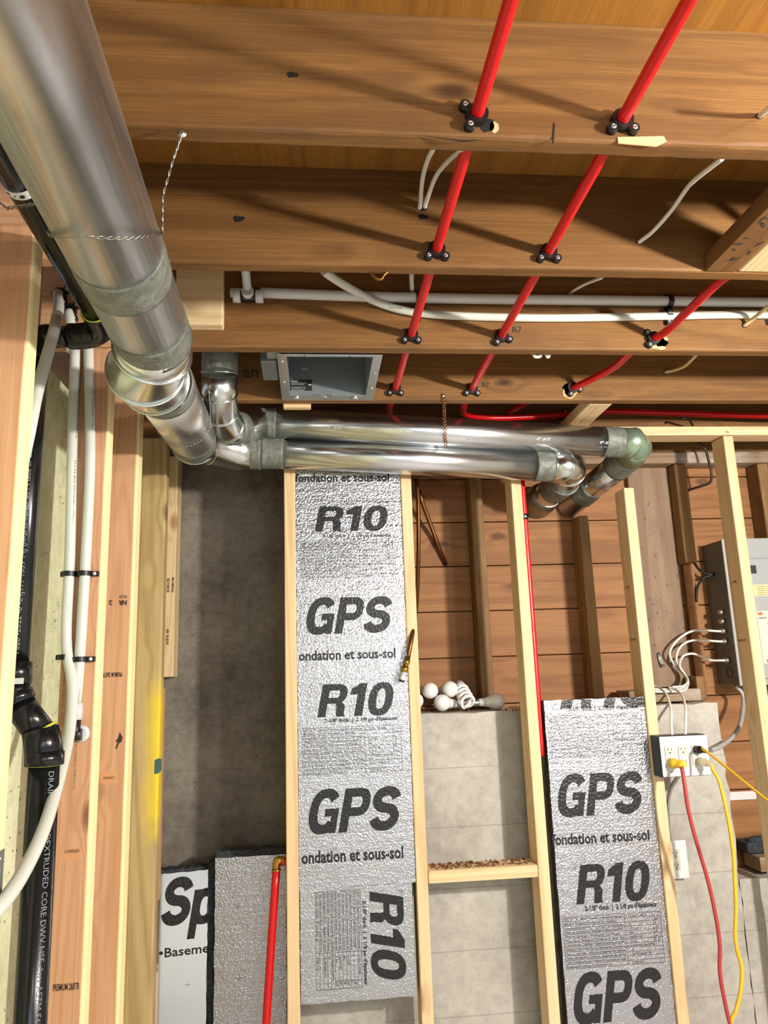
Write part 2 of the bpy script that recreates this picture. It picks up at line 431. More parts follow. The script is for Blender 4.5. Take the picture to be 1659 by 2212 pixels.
# ------------------------------------------------------------------ joists
def rough_beam(b, x0, x1, y0, y1, z0, z1, amp, seed):
    n = int((x1-x0)/.02); rows = []
    for i in range(n+1):
        x = x0+(x1-x0)*i/n
        def nz(k, f=7): return noise.noise(Vector((x*f, seed, k)))*amp + noise.noise(Vector((x*f*4, seed, k+9)))*amp*.5
        c1 = .005+abs(nz(1))*1.5; c2 = .005+abs(nz(2))*1.2; zb = z0+abs(nz(3))*.6
        prof = [(y0, z1), (y0, zb+c1*1.1), (y0+c1*.3, zb+c1*.3), (y0+c1, zb), (y1-c2, zb), (y1-c2*.3, zb+c2*.3), (y1, zb+c2), (y1, z1)]
        rows.append([b.bm.verts.new((x, py, pz)) for py, pz in prof])
    for i in range(n):
        for j in range(8): b.face([rows[i][j], rows[i+1][j], rows[i+1][(j+1) % 8], rows[i][(j+1) % 8]])
    b.face(rows[0]); b.face(rows[-1][::-1])
jl = ['wide old floor joist with a chewed lower edge, carrying the first two red pipe clamps',
      'old brown floor joist crossing behind the first one, two white cables entering its hole',
      'old brown floor joist carrying the long white water pipes on its face',
      'old brown floor joist behind the exhaust fan housing, marked in pen',
      'shaded floor joist above the wall plate behind the horizontal red pipe']
for i, y in enumerate(JY):
    b = MB(); rough_beam(b, -.40 if i < 4 else -.7, 2.6, y, y+.038, ZJ, ZS-.0005, (.0035, .002, .0015, .001, .001)[i], i*3.7)
    mats = [M['oldx'], M['bare'], M['dark'], M['mark']]
    e = .0008
    def pen(s, px, py, size, yy=y):
        p = at(px, py, Y=yy-e); b.text(s, plane(p, XU, ZU), size*1.15, 3, None, .012)
    if i == 0:
        p0, p1, p2, p3, p4 = [at(*q, Y=y-.0015) for q in ((1334, 296), (1434, 294), (1440, 305), (1418, 316), (1336, 309))]
        b.hexa([p0, p1, p2, p3, p4], [q+Vector((0, .002, 0)) for q in (p0, p1, p2, p3, p4)], 1)
        pen('7', 1384, 215, .016)
        q = [at(*r_, Y=y-e) for r_ in ((1196, 264), (1199, 268), (1196, 312), (1192, 308))]; b.poly(q, 2)
        q = [at(*r_, Y=y-e) for r_ in ((900, 291), (1000, 303), (1050, 301), (1000, 307))]; b.poly(q, 2)
    if i == 2: pen('R7', 1108, 718, .022)
    if i == 3:
        pen('R7', 1042, 836, .020); pen('an', 524, 815, .05)
    def blob(cx_, cz_, rx, rz, mi, seed):
        pts_ = []
        for k in range(18):
            t = 2*math.pi*k/18; f = 1+.45*noise.noise(Vector((math.cos(t)*1.7, math.sin(t)*1.7, seed)))
            pts_.append(Vector((cx_+rx*f*math.cos(t), y-.0004, cz_+rz*f*math.sin(t))))
        b.poly(pts_, mi)
    if i == 2: blob(.982, H+.884, .030, .022, 1, 3); blob(.99, H+.880, .020, .014, 2, 4); blob(1.327, H+.945, .016, .012, 2, 7)
    if i == 3: blob(.862, H+.885, .026, .024, 1, 5); blob(.858, H+.897, .02, .018, 2, 6)
    if i == 0: blob(.299, H+.880, .015, .013, 2, 8); blob(.312, H+.876, .008, .010, 1, 12); blob(-.02, H+.96, .009, .006, 2, 9)
    if i == 1: blob(.255, H+.975, .010, .007, 2, 9); blob(-.145, H+.96, .012, .008, 2, 11)
    b.build('floor_joist', mats, None, (1, y, ZJ), jl[i], 'joist', 'floor joists overhead')
# drill holes where loose cables go in: small dark discs with splintered rims belong to each cable entry (built with the cables)
# fresh lumber packing at the left ends of the joists
lumber('blocking', 'pale fir block above the first side wall stud, behind the black drain pipe', 'lumber', -.70, -.402, 1.466, 1.504, ZJ, ZS-.001, M['firx'], 'fresh blocks over the side wall')
lumber('blocking', 'pale fir block over the side wall holding two translucent pipes in black clamps', 'lumber', -.70, -.402, 1.900, 1.938, ZJ, ZS-.001, M['firx'], 'fresh blocks over the side wall')
pa, pb = at(395, 590, Y=1.858), at(484, 700, Y=1.858)
lumber('wood_block', 'pale square wood block fixed to the joist face beside the big metal duct', 'lumber', -.345, -.222, 1.858, 1.8955, H+.902, ZS-.002, M['newx'])
lumber('wood_block', 'small pale wood scrap under the joist behind the exhaust fan', 'lumber', -.083, .007, 2.332, 2.36, H+.845, H+.90, M['newx'])
lumber('bridging_block', 'pale bridging block between joists, crossed by the red pipe above the duct end', 'lumber', .942, 1.022, 2.332, 2.699, ZJ, ZJ+.038, M['newy'])
def paint_marks(b):
    for k in range(16):
        x = random.uniform(.905, .955); y = random.uniform(1.13, 1.455); r = random.uniform(.006, .013)
        a = random.uniform(0, 3.1); c, s_ = math.cos(a), math.sin(a)
        b.poly([(x+c*r*u-s_*r*.45*v, y+s_*r*u+c*r*.45*v, ZJ-.0006) for u, v in ((-1, 0), (0, 1), (1.5, 0), (0, -1))], 1)
lumber('blocking', 'wood block with dark floral paint marks between the first two joists', 'lumber', .893, .966, 1.105, 1.471, ZJ, ZJ+.040, M['oldy'], None, .002, paint_marks, [M['mark']])
lumber('blocking', 'plain pale wood block beside the paint-marked block overhead', 'lumber', .969, 1.06, 1.105, 1.471, ZJ, ZJ+.040, M['newy'])
# ------------------------------------------------------------------ stud wall
def stamp(b, body, o, u, v, size, mi=1, bold=.02, width=None): b.text(body, plane(o, u, v), size, mi, width, bold)
g = 'fresh studs of the back wall'
lumber('wall_stud', 'fresh spruce stud between the bare grey corner concrete and the tall foil panel', 'stud', -.090, -.051, YS, YS+.089, 0, H+.82, M['newz'], g)
lumber('wall_stud', 'fresh spruce stud between the tall foil panel and the light bulbs', 'stud', .3195, .3575, YS, YS+.089, 0, H+.82, M['newz'], g)
def st3(b):
    o = Vector((.7172, YS+.062, H+.02)); stamp(b, 'E', o+Vector((-.003, 0, 0)), -YU*-1, ZU, .022)
lumber('wall_stud', 'fresh spruce stud with the vertical red pipe behind its edge', 'stud', .7175, .7555, YS, YS+.089, 0, H+.82, M['newz'], g)
def st4(b):
    stamp(b, 'PREMIUM', Vector((1.1335, YS+.07, H+.075)), -YU, ZU, .011, 1, 0); stamp(b, '2  NR', Vector((1.1335, YS+.07, H+.26)), -YU, ZU, .014, 1, 0)
lumber('wall_stud', 'fresh spruce stud cut short below the duct elbow, beside the triple outlet box', 'stud', 1.1345, 1.1730, YS, YS+.089, 0, H+.622, M['newz'], g, .004, st4, [M['mark']])
def st5(b):
    stamp(b, 'PREMIUM', Vector((1.5400, YS+.075, H+.06)), -YU, ZU, .012, 1, 0); stamp(b, '2  NR', Vector((1.5400, YS+.075, H+.27)), -YU, ZU, .016, 1, 0)
    stamp(b, 'N', Vector((1.553, YS-.0008, H+.826)), XU, ZU, .016, 1, -.01)
lumber('wall_stud', 'fresh spruce stud in front of the grey electrical panel', 'stud', 1.541, 1.5795, YS, YS+.089, 0, H+.818, M['newz'], g, .004, st5, [M['mark']])
lumber('top_plate', 'long pale top plate of the stud wall under the joists', 'lumber', -.10, 2.4, YS, YS+.089, H+.8205, ZJ-.0005, M['newx'])
pl_ = at(928, 1879, Y=YS); pr2 = at(1166, 1866, Y=YS)
def crumbs(b):
    for k in range(240):
        x = random.triangular(.37, .71, .66) if k % 2 else random.uniform(.375, .55); y = random.uniform(YS+.012, YS+.085)
        s_ = random.uniform(.0015, .005)
        b.hexa([(x-s_, y-s_, H-.630), (x+s_, y-s_*.5, H-.630), (x+s_*.3, y+s_, H-.630)], [(x-s_*.5, y-s_*.5, H-.6295+s_), (x+s_*.4, y, H-.6295+s_), (x, y+s_*.4, H-.6295+s_)], 1)
lumber('blocking', 'short pale spruce block between two studs, strewn with wood crumbs', 'lumber', .3585, .7165, YS-.001, YS+.088, H-.668, H-.630, M['newx'], None, .004, crumbs, [M['dirt']])
# the side wall
gl = 'fresh studs of the side wall'
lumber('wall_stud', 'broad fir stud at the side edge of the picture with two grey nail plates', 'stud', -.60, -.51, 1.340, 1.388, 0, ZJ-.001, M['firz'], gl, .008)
def stB(b):
    y = 1.8965; f = lambda px, py: at(px, py, Y=y)
    p, q = f(114, 2141), f(171, 2141); stamp(b, 'PREMIUM 2&BTR', p, XU, ZU, .019, 1, .02, q.x-p.x)
    p, q = f(132, 1860), f(174, 1832); p.y = q.y = y+.0002
    b.poly([p, Vector((q.x, p.y, p.z+.004)), Vector((q.x, p.y, q.z+.003)), Vector((p.x, p.y, q.z))], 2)
    p, q = f(139, 1843), f(172, 1838); stamp(b, 'CARRIER', p, XU, ZU, .010, 1, .01, q.x-p.x)
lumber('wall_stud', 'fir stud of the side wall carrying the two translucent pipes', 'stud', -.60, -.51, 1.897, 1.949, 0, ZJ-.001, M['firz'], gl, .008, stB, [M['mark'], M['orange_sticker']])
def stC(b):
    y = 2.2245; f = lambda px, py: at(px, py, Y=y)
    p, q = f(264, 1452), f(222, 1452); stamp(b, 'PREMIUM 2&BTR', p, -XU, -ZU, .018, 1, .02, p.x-q.x)
    p, q = f(274, 1286), f(257, 1286); stamp(b, 'NLGA', p, -XU, -ZU, .013, 1, .01, p.x-q.x)
    p, q = f(274, 1297), f(256, 1297); stamp(b, 'NR', p, -XU, -ZU, .018, 1, .05, p.x-q.x)
    p, q = f(243, 1297), f(235, 1297); stamp(b, '2', p, -XU, -ZU, .019, 1, .03, p.x-q.x)
    p, q = f(216, 1692), f(254, 1666); p.y = q.y = y+.0002
    b.poly([p, Vector((q.x, p.y, p.z)), q, Vector((p.x, p.y, q.z))], 2)
    p, q = f(248, 1677), f(222, 1680); stamp(b, 'CARRIER', p, -XU, -ZU, .009, 1, .01, p.x-q.x)
    b.poly([f(*k) for k in ((259, 1581), (262, 1588), (265, 1592), (262, 1603), (257, 1606), (252, 1618), (249, 1617), (254, 1603), (249, 1602), (255, 1594))], 1)
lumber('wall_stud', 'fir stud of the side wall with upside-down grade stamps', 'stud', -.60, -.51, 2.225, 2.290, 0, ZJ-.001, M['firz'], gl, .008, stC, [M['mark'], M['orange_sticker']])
M['teal'] = plain('teal_paint_smear', (58, 96, 96), .7)
def teal(b):
    q = [at(x, y, Y=2.6716) for x, y in ((334, 1642), (342, 1638), (350, 1640), (349, 1664), (341, 1671), (333, 1672))]
    b.poly(q, 1)
lumber('wall_stud', 'greyish spruce stud of the side wall stained bright yellow along its edge', 'stud', -.60, -.51, 2.672, 2.724, 0, ZJ-.001, M['painted'], gl, .008, teal, [M['teal']])
def stE(b):
    for t, z in (('BOBOCEL', .327), ('PREMIUM', .327)):
        pass
    b.text('BOBOCEL', plane((-.530, 2.8833, H+.315), ZU, -XU), .0135, 1, .055, .03)
    b.text('PREMIUM', plane((-.513, 2.8833, H+.315), ZU, -XU), .0125, 1, .055, .02)
    b.text('AFPA 49', plane((-.527, 2.8833, H+.120), ZU, -XU), .0145, 1, .058, .02)
lumber('wood_strip', 'short pale wood strip with printed grade stamps hung above a gap on the corner', 'lumber', -.575, -.508, 2.884, 2.975, H+.004, ZJ-.01, M['newz'], 'corner strips', .003, stE, [M['mark']])
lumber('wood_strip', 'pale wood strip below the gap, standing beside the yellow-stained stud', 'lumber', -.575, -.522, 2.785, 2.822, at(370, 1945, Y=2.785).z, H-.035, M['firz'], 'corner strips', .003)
lumber('wood_strip', 'lowest pale wood strip standing in front of the shiny printed board', 'lumber', -.575, -.522, 2.785, 2.822, 0, at(370, 2105, Y=2.785).z, M['newz'], 'corner strips', .003)
# the old framing behind
go = 'old studs against the boards'
def old_stud(label, x0, x1, z0, z1, y1=2.9595):
    return lumber('old_stud', label, 'stud', x0, x1, 2.87, y1, z0, z1, M['greyoldz'], go, .006)
old_stud('dark old stud standing behind the light bulbs', .634, .684, H-.150, H+.7955)
old_stud('narrow old stud behind the vertical red pipe and the shorter stud', 1.068, 1.112, H-.150, H+.583)
old_stud('old barky stud that stops short above the white cables', 1.496, 1.546, H+.385, H+.7955)
old_stud('old stud near the edge of the frame above the electrical panel', 1.858, 1.905, H+.468, H+.7955)
old_stud('slim old stud half hidden behind the tall foil panel and brown tube', .27, .312, H-.15, H+.7955)
lumber('old_plate', 'whitewashed old wall plate with a rough face above the old studs', 'lumber', .24, 3.1, 2.868, 2.9595, H+.797, H+.846, M['greyoldx'])
lumber('old_plate', 'brown old upper plate resting on the whitewashed plate', 'lumber', .24, 3.1, 2.872, 2.9595, H+.847, H+.893, M['oldx'])
def wb(b):
    for k in range(26):
        x = random.uniform(1.33, 1.5); z = H+random.uniform(.05, .72); h = random.uniform(.004, .014)
        b.poly([(x, 2.9292, z), (x+.0025, 2.9292, z), (x+.002, 2.9292, z+h), (x+.0005, 2.9292, z+h)], 1)
lumber('weathered_board', 'wide grey-brown weathered board behind the white cable loops', 'board', 1.318, 1.4935, 2.930, 2.9585, H-.100, H+.7955, M['weathered'], None, .002, wb, [M['dark']])
lumber('wood_strip', 'orange-brown strip of wood below the short old stud', 'lumber', 1.516, 1.560, 2.930, 2.9585, H-.09, H+.384, M['board'], None, .002)
lumber('sill_block', 'old pale sill board lying on the concrete ledge under the white cables', 'lumber', 1.178, 1.46, 2.80, 2.925, H-.150, H-.105, M['greyoldx'])
lumber('sill_block', 'short upright old wood block at the end of the sill board', 'lumber', 1.463, 1.50, 2.83, 2.925, H-.150, H-.06, M['greyoldz'])
b = MB(); b.box(1.62, 1.95, 2.82, 2.93, H-.765, H-.715, .003)
b.build('wood_scrap', M['greyoldx'], None, (1.7, 2.87, H-.78), 'old wood scrap lying on the broken concrete at the frame edge', 'lumber')
b = MB(); b.box(1.60, 1.90, 2.86, 2.95, H-.712, H-.672, .008); b.sphere((1.66, 2.88, H-.670), .03, 12, None, (1.6, .8, .6)); b.sphere((1.74, 2.87, H-.66), .025, 12, None, (1.6, .8, .7))
b.build('debris_lump', M['eps'], None, (1.7, 2.9, H-.72), 'dark crumpled debris lying on the old wood scrap', 'debris')
b = MB(); p = at(1575, 1711, Y=2.957); q = at(1634, 1726, Y=2.957)
b.box(p.x, q.x, 2.955, 2.9588, q.z, p.z, .001); b.build('white_tape', M['white'], None, ((p.x+q.x)/2, 2.957, q.z), 'strip of white tape stuck on the boards behind the yellow cord', 'tape')
# ------------------------------------------------------------------ foil faced insulation
def ellipse_strip(cx_, cy_, a, b_, a2, b2, t0, t1, n=26, ex=2.4):
    def pt(a_, b__, t):
        c, s_ = math.cos(t), math.sin(t)
        return (cx_+a_*math.copysign(abs(c)**(2/ex), c), cy_+b__*math.copysign(abs(s_)**(2/ex), s_))
    P = []
    for i in range(n):
        u0 = t0+(t1-t0)*i/n; u1 = t0+(t1-t0)*(i+1)/n
        P.append([pt(a, b_, u0), pt(a, b_, u1), pt(a2, b2, u1), pt(a2, b2, u0)])
    return P
def rect(x0, y0, x1, y1): return [[(x0, y0), (x1, y0), (x1, y1), (x0, y1)]]
def ribbon(pts, w):
    P = []; n = len(pts); L, R_ = [], []
    for i in range(n):
        a = pts[max(i-1, 0)]; c = pts[min(i+1, n-1)]; dx, dy = c[0]-a[0], c[1]-a[1]; l = math.hypot(dx, dy)
        ww = w*(1.0+.22*abs(dy)/l); nx, ny = -dy/l*ww/2, dx/l*ww/2
        L.append((pts[i][0]+nx, pts[i][1]+ny)); R_.append((pts[i][0]-nx, pts[i][1]-ny))
    for i in range(n-1): P.append([L[i], L[i+1], R_[i+1], R_[i]])
    return P
rad = math.radians
def s_curve():
    pts = []
    for i in range(19): t = rad(8+(270-8)*i/18); pts.append((.40+.285*math.cos(t), .705+.195*math.sin(t)))
    for i in range(1, 19): t = rad(90-(262)*i/18); pts.append((.40+.30*math.cos(t), .305+.205*math.sin(t)))
    return pts
GL = {
 'G': (.88, lambda: ellipse_strip(.44, .5, .44, .515, .19, .30, rad(36), rad(322), 34)+rect(.46, .38, .86, .56)+rect(.66, .0, .86, .4)),
 'P': (.82, lambda: rect(0, 0, .25, 1)+rect(.25, .8, .46, 1)+rect(.25, .36, .46, .56)+ellipse_strip(.46, .68, .34, .32, .11, .12, rad(-90), rad(90), 16)),
 'S': (.80, lambda: ribbon(s_curve(), .215)),
 'R': (.84, lambda: rect(0, 0, .25, 1)+rect(.25, .8, .48, 1)+rect(.25, .40, .50, .58)+ellipse_strip(.48, .70, .33, .30, .10, .12, rad(-90), rad(90), 16)
        +[[(.48, .46), (.66, .47), (.79, .34), (.54, .30)], [(.54, .30), (.79, .34), (.80, .10), (.55, .12)], [(.55, .12), (.80, .10), (.84, 0), (.57, 0)]]),
 '1': (.52, lambda: rect(.22, 0, .47, 1)+[[(0, .66), (.22, .66), (.22, .83), (0, .82)], [(.0, .82), (.22, .83), (.30, 1), (.26, 1)]]),
 '0': (.80, lambda: ellipse_strip(.38, .5, .38, .515, .135, .31, 0, 2*math.pi, 36)),
 'p': (.76, lambda: rect(0, -.32, .23, .70)+ellipse_strip(.38, .34, .36, .38, .13, .2, 0, 2*math.pi, 30)),
}
def heavy(b, word, place, h, w, mi, shear=.20, gap=.07):
    tot = sum(GL[c][0] for c in word)+gap*(len(word)-1); x = 0
    k = (w-shear*h)/tot
    for c in word:
        for li, poly in enumerate(GL[c][1]()):
            lift = ((li*7) % 23)*.00001
            b.face([b.bm.verts.new(place((x+px_)*k+shear*h*py_, py_*h)+Vector((0, -lift, 0))) for px_, py_ in poly], mi)
        x += GL[c][0]+gap
ROWS = [('CAN/ULC-S701.1 Material Properties / Propriétés des matériaux', 'Units / Unités', ''),
        ('Material Property / Propriété du matériau', '', 'Type 1'),
        ('Compressive Resistance / Résistance à la compression', '%', '5'),
        ('Thermal Resistance / Résistance thermique RSI', 'm²·°C/W', '.65'),
        ('Flexural Strength / Résistance à la flexion', 'kPa', '70'),
        ('Water Vapour Permeance / Perméance à la vapeur d\'eau', 'ng/Pa·s·m²', '60'),
        ('Dimensional Stability / Stabilité dimensionnelle', '% max', '1.5'),
        ('CAN/ULC-S102.2 Surface Burning Characteristics / Caractéristiques de combustion superficielle', '', ''),
        ('Flame Spread Index / Indice de propagation des flammes', '25', ''),
        ('Smoke Development / Indice de dégagement des fumées', 'Over 500 / Supérieur à 500', ''),
        ('Code Compliance Reports / Rapports de conformité aux codes', '', ''),
        ('Evaluation Listing / Évaluation du', 'CCRR-1023', '')]
def table(b, place, w, h, mi):               # place(u, v): u along the rows, v upwards, origin at the top left corner
    n = len(ROWS); rh = h/n; t = .0006
    def bar(u0, v0, u1, v1): b.poly([place(u0, v0), place(u1, v0), place(u1, v1), place(u0, v1)], mi)
    for i in range(n+1): bar(0, -i*rh-t, w, -i*rh+t)
    bar(-t, -h, t, 0); bar(w-t, -h, w+t, 0); bar(.63*w-t, -7*rh, .63*w+t, 0); bar(.92*w-t, -7*rh, .92*w+t, 0); bar(.63*w-t, -h, .63*w+t, -8*rh)
    for i, (a, u, v) in enumerate(ROWS):
        for s_, u0, mw in ((a, .012*w, .60*w if i != 7 else .9*w), (u, .67*w, .2*w), (v, .93*w, .05*w)):
            if s_: b.text(s_, lambda x, y, u0=u0, i=i: place(u0+x, -(i+.78)*rh+y), rh*.72, mi, min(mw, len(s_)*rh*.34), .012)
def facing_outline(x0, x1, z0, z1, j):
    P = []
    for a, c, n in (((x0, z0), (x1, z0), 14), ((x1, z0), (x1, z1), 40), ((x1, z1), (x0, z1), 14), ((x0, z1), (x0, z0), 40)):
        for i in range(n):
            t = i/n; P.append((a[0]+(c[0]-a[0])*t+random.uniform(-j, j), a[1]+(c[1]-a[1])*t+random.uniform(-j, j)))
    return P
def panel(label, x0, x1, z0, z1, yf, th=.054, j=.0012, mat='foil', printing=None, cj=.003, tilt=None, up=0):
    r = thing('insulation_panel', label, 'insulation panel', ((x0+x1)/2, yf+th/2, z0), 'foil faced insulation boards')
    b = MB(); o = facing_outline(x0+.002, x1-.002, z0+.001, z1-.001+up, cj)
    b.hexa([(x, yf+.0015, z) for x, z in o], [(x, yf+th, z) for x, z in o]); b.build('foam_core', M['eps'], r)
    b = MB(); o = facing_outline(x0, x1, z0, z1, j)
    b.hexa([(x, yf, z) for x, z in o], [(x, yf+.0015, z) for x, z in o])
    if printing: printing(b)
    b.build('foil_facing', [M[mat], M['ink'], M['fineprint']], r)
    if tilt: r.rotation_euler = tilt
    return r
def put(b, kind, px0, pyb, px1, h, yf):
    """lettering whose baseline starts at photo point (px0, pyb) and ends under px1; h = letter height in metres"""
    p = at(px0, pyb, Y=yf-.0006); q = at(px1, pyb, Y=yf-.0006); pl = plane(p, XU, ZU); w = q.x-p.x
    if kind in ('GPS', 'R10'): heavy(b, kind, pl, h, w, 1)
    elif kind == 'table':
        table(b, pl, w, h, 2)
    else: b.text(kind, pl, h/.72, 1, w, .030)
def cross(b, px, py, yf):
    p = at(px, py, Y=yf-.0005); s_, t = .009, .0005
    b.poly([p+XU*-s_+ZU*-t, p+XU*s_+ZU*-t, p+XU*s_+ZU*t, p+XU*-s_+ZU*t], 2); b.poly([p+XU*-t+ZU*-s_, p+XU*t+ZU*-s_, p+XU*t+ZU*s_, p+XU*-t+ZU*s_], 2)
PF = YS+.006
TH = "2-1/8'' thick  |  2 1/8 po d'épaisseur"
def tall(b):
    f = PF
    put(b, 'fondation et sous-sol', 637, 1041, 841, .030, f)
    put(b, 'R10', 680, 1148, 846, .088, f); put(b, TH, 696, 1161, 846, .011, f)
    put(b, 'table', 650, 1170, 848, .126, f); put(b, 'GPS', 656, 1371, 853, .122, f)
    put(b, 'ondation et sous-sol', 645, 1427, 855, .032, f)
    put(b, 'R10', 685, 1550, 860, .105, f); put(b, TH, 701, 1561, 861, .012, f)
    put(b, 'table', 652, 1574, 866, .145, f); put(b, 'GPS', 660, 1803, 873, .133, f)
    put(b, 'ondation et sous-sol', 651, 1866, 872, .036, f)
    for c in ((686, 1770), (690, 1478), (770, 1780)): cross(b, *c, f)
panel('tall foil-faced board printed R10 and GPS twice, between two fresh studs', -.0500, .3190, H-.662, H+.715, PF, printing=tall)
PB = YS+.013
def rot(b):
    f = PB-.0006
    p = at(800, 1926, Y=f); q = at(800, 2130, Y=f)
    # reads downward: letters' up is +X
    pl = plane((p.x-.003, f, p.z), -ZU, XU); heavy(b, 'R10', pl, .107, p.z-q.z, 1)
    p = at(783, 1946, Y=f); q = at(783, 2130, Y=f); b.text(TH, plane((p.x, f, p.z), -ZU, XU), .0155, 1, p.z-q.z, .03)
    p = at(778, 1922, Y=f); q = at(778, 2133, Y=f); table(b, plane((p.x, f, p.z), -ZU, XU), p.z-q.z, .142, 2)
    for c in ((867, 1925), (872, 2078)): cross(b, *c, PB)
panel('lower foil-faced board with R10 printed sideways, under the tall board', -.0480, .3060, H-.990, H-.6635, PB, printing=rot)
PR = YS+.010
def right(b):
    f = PR
    def half(px, py, w, h, x0):      # cut-off letters at the sawn top edge
        pass
    p = at(1210, 1532, Y=f-.0006); hh = H-.1185-p.z
    # lower ends of a sawn-through R10
    for poly in ([(0, 0), (.040, 0), (.048, hh), (.008, hh)], [(.072, 0), (.108, 0), (.112, hh), (.076, hh)], [(.152, 0), (.190, 0), (.198, hh), (.160, hh)]):
        b.poly([p+XU*x+ZU*z for x, z in poly], 1)
    for poly in ellipse_strip(.268, .05, .055, .055, .018, .012, rad(195), rad(345), 14):
        b.poly([p+XU*x+ZU*min(z, hh) for x, z in poly], 1)
    put(b, TH, 1228, 1536, 1379, .0135, f); put(b, 'table', 1183, 1548, 1385, .135, f)
    put(b, 'GPS', 1201, 1766, 1399, .133, f); put(b, 'fondation et sous-sol', 1193, 1826, 1405, .034, f)
    put(b, 'R10', 1245, 1954, 1418, .118, f); put(b, TH, 1264, 1968, 1421, .0145, f)
    put(b, 'table', 1215, 1983, 1427, .150, f); put(b, 'GPS', 1235, 2215, 1443, .145, f)
    for c in ((1231, 1734), (1359, 1728), (1243, 1878), (1372, 1870), (1266, 2187)): cross(b, *c, f)
panel('foil-faced board printed GPS and R10 between the vertical red pipe and triple outlet', .7805, 1.1330, 0.01, H-.118, PR, printing=right)
def plain_marks(b):
    for c in ((514, 1960), (517, 2113)): cross(b, *c, 2.80)
panel('plain unprinted foil-faced board behind the vertical red pipe', -.338, -.100, 0.01, H-.606, 2.80, printing=plain_marks, up=.022)
def sp(b):
    f = 2.845
    p = at(343, 2001, Y=f-.0006); heavy(b, 'Sp', plane(p, XU, ZU), .150, .205, 1, .16)
    p = at(341, 2068, Y=f-.0006); b.text('•Basement', plane(p, XU, ZU), .040, 1, .205, .018)
    for c in ((402, 2129),): cross(b, *c, f)
panel('shiny foil board printed with cut-off black letters in the dim corner', -.58, -.372, 0.01, H-.655, 2.845, mat='foil_smooth', printing=sp, tilt=(0, 0, math.radians(8)), up=.012)
b = MB(); o_ = facing_outline(-.364, -.343, 0.01, H-.625, .003)
b.hexa([(x, 2.83, z) for x, z in o_], [(x, 2.87, z) for x, z in o_]); b.build('foam_strip', M['eps'], None, (-.355, 2.86, 0.01), 'ragged dark foam strip wedged between the two corner foil boards', 'insulation')
# ------------------------------------------------------------------ pipe clamps
def make_clamp(r):
    root = thing('pipe_clamp', 'x', 'clamp', (0, 0, 0), 'black two-eared clamps on the joists', local=True)
    b = MB(); ro = r+.0075; n = 24
    for (y0, y1) in ((-.013, 0),):
        for i in range(n):
            a0, a1 = 2*math.pi*i/n, 2*math.pi*(i+1)/n
            def q(rr, a, y): return Vector((rr*math.cos(a), y, rr*math.sin(a)))
            b.hexa([q(r*.98, a0, y0), q(ro, a0, y0), q(ro, a1, y0), q(r*.98, a1, y0)], [q(r*.98, a0, y1), q(ro, a0, y1), q(ro, a1, y1), q(r*.98, a1, y1)])
    b.build('collar', M['blk'], root)
    for s_ in (-1, 1):
        b = MB(); cx_, cz_ = s_*.0185, -.0165
        b.tube([(cx_, -.012, cz_), (cx_, 0, cz_)], .0090, 16)
        b.tube([(s_*.008, -.006, -.010), (cx_, -.006, cz_)], .0066, 10)
        ear = b.build('ear', M['blk'], root)
        b = MB(); b.lathe((cx_, -.0118, cz_), (0, -1, 0), [(0, .0052), (.0016, .0048), (.0026, .002), (.0014, .0018)], 12); b.build('screw', M['steel'], ear)
    return root
RP = .0111
clamp0 = make_clamp(RP)
first = [True]
def clamp(p, ang, label):
    o = clamp0 if first[0] else copy_tree(clamp0); first[0] = False
    o.location = p; o.rotation_euler = (0, math.radians(ang), 0); o['label'] = label
    return o
P1 = lambda y: Vector((.281+.006*(1.6-y)*.5, y, H+.893))
P2 = lambda y: Vector((.531, y, H+.893))
cl1 = ['turned black clamp where the first red pipe leaves the chewed joist', 'black clamp on the second joist below the pair of white cables', 'black clamp on the joist with white water pipes, above the fan', 'black clamp on the fourth joist beside the exhaust fan']
cl2 = ['black clamp beside the bare wood splinter on the front joist', 'black clamp in the middle of the second joist face', 'black clamp with pen marks R7 beside it, under the white pipes', 'black clamp above the perforated strap on the fourth joist']
for i in range(4):
    clamp(Vector((P1(JY[i]).x, JY[i]-.0006, P1(JY[i]).z)), (80, 0, 0, 0)[i], cl1[i])
    clamp(Vector((P2(JY[i]).x, JY[i]-.0006, P2(JY[i]).z)), (0, 0, -14, 0)[i], cl2[i])
c3, c4 = Vector((.968, JY[2]-.0006, H+.889)), Vector((.872, JY[3]-.0006, H+.897))
clamp(c3, 85, 'black clamp in a splintered hole where the bent red pipe enters')
clamp(c4, -25, 'black clamp in a ragged hole above the far end of the ducts')
clamp((.950, 2.640-.0006, H+.918), 170, 'shaded black clamp on the red pipe beside the bridging block')
# holes with splinters
def hole(px, py, y, r, label):
    pass
# red water lines
def pipe(name, pts, r, mat, label, cat, smooth=6, seg=16, group=None, prints=None):
    b = MB(); b.tube(pts, r, seg, smooth)
    if prints: prints(b)
    mats = [mat, M['pipe_print'], M['mark']]
    return b.build(name, mats, None, pts[0], label, cat, group)
gr = 'red water pipes'
pipe('water_pipe', [P1(-.6), P1(.5), P1(1.1), P1(1.5), P1(1.9), P1(2.3), P1(2.39), (.285, 2.52, H+.91), (.30, 2.66, H+.92)], RP, M['red'], 'straight red pipe threading every joist, the one closer to the duct and fan', 'pipe', 5, 16, gr)
pipe('water_pipe', [P2(-.6), P2(.5), P2(1.1), P2(1.5), P2(1.9), P2(2.3), (.535, 2.42, H+.893), (.56, 2.54, H+.897), (.64, 2.595, H+.901), (.75, 2.61, H+.905), (.95, 2.612, H+.917), (1.114, 2.612, H+.93), (1.40, 2.612, H+.922), (1.754, 2.612, H+.912), (2.4, 2.60, H+.90)], RP, M['red'], 'red pipe through the joists that bends and runs along above the wall plate', 'pipe', 6, 16, gr)
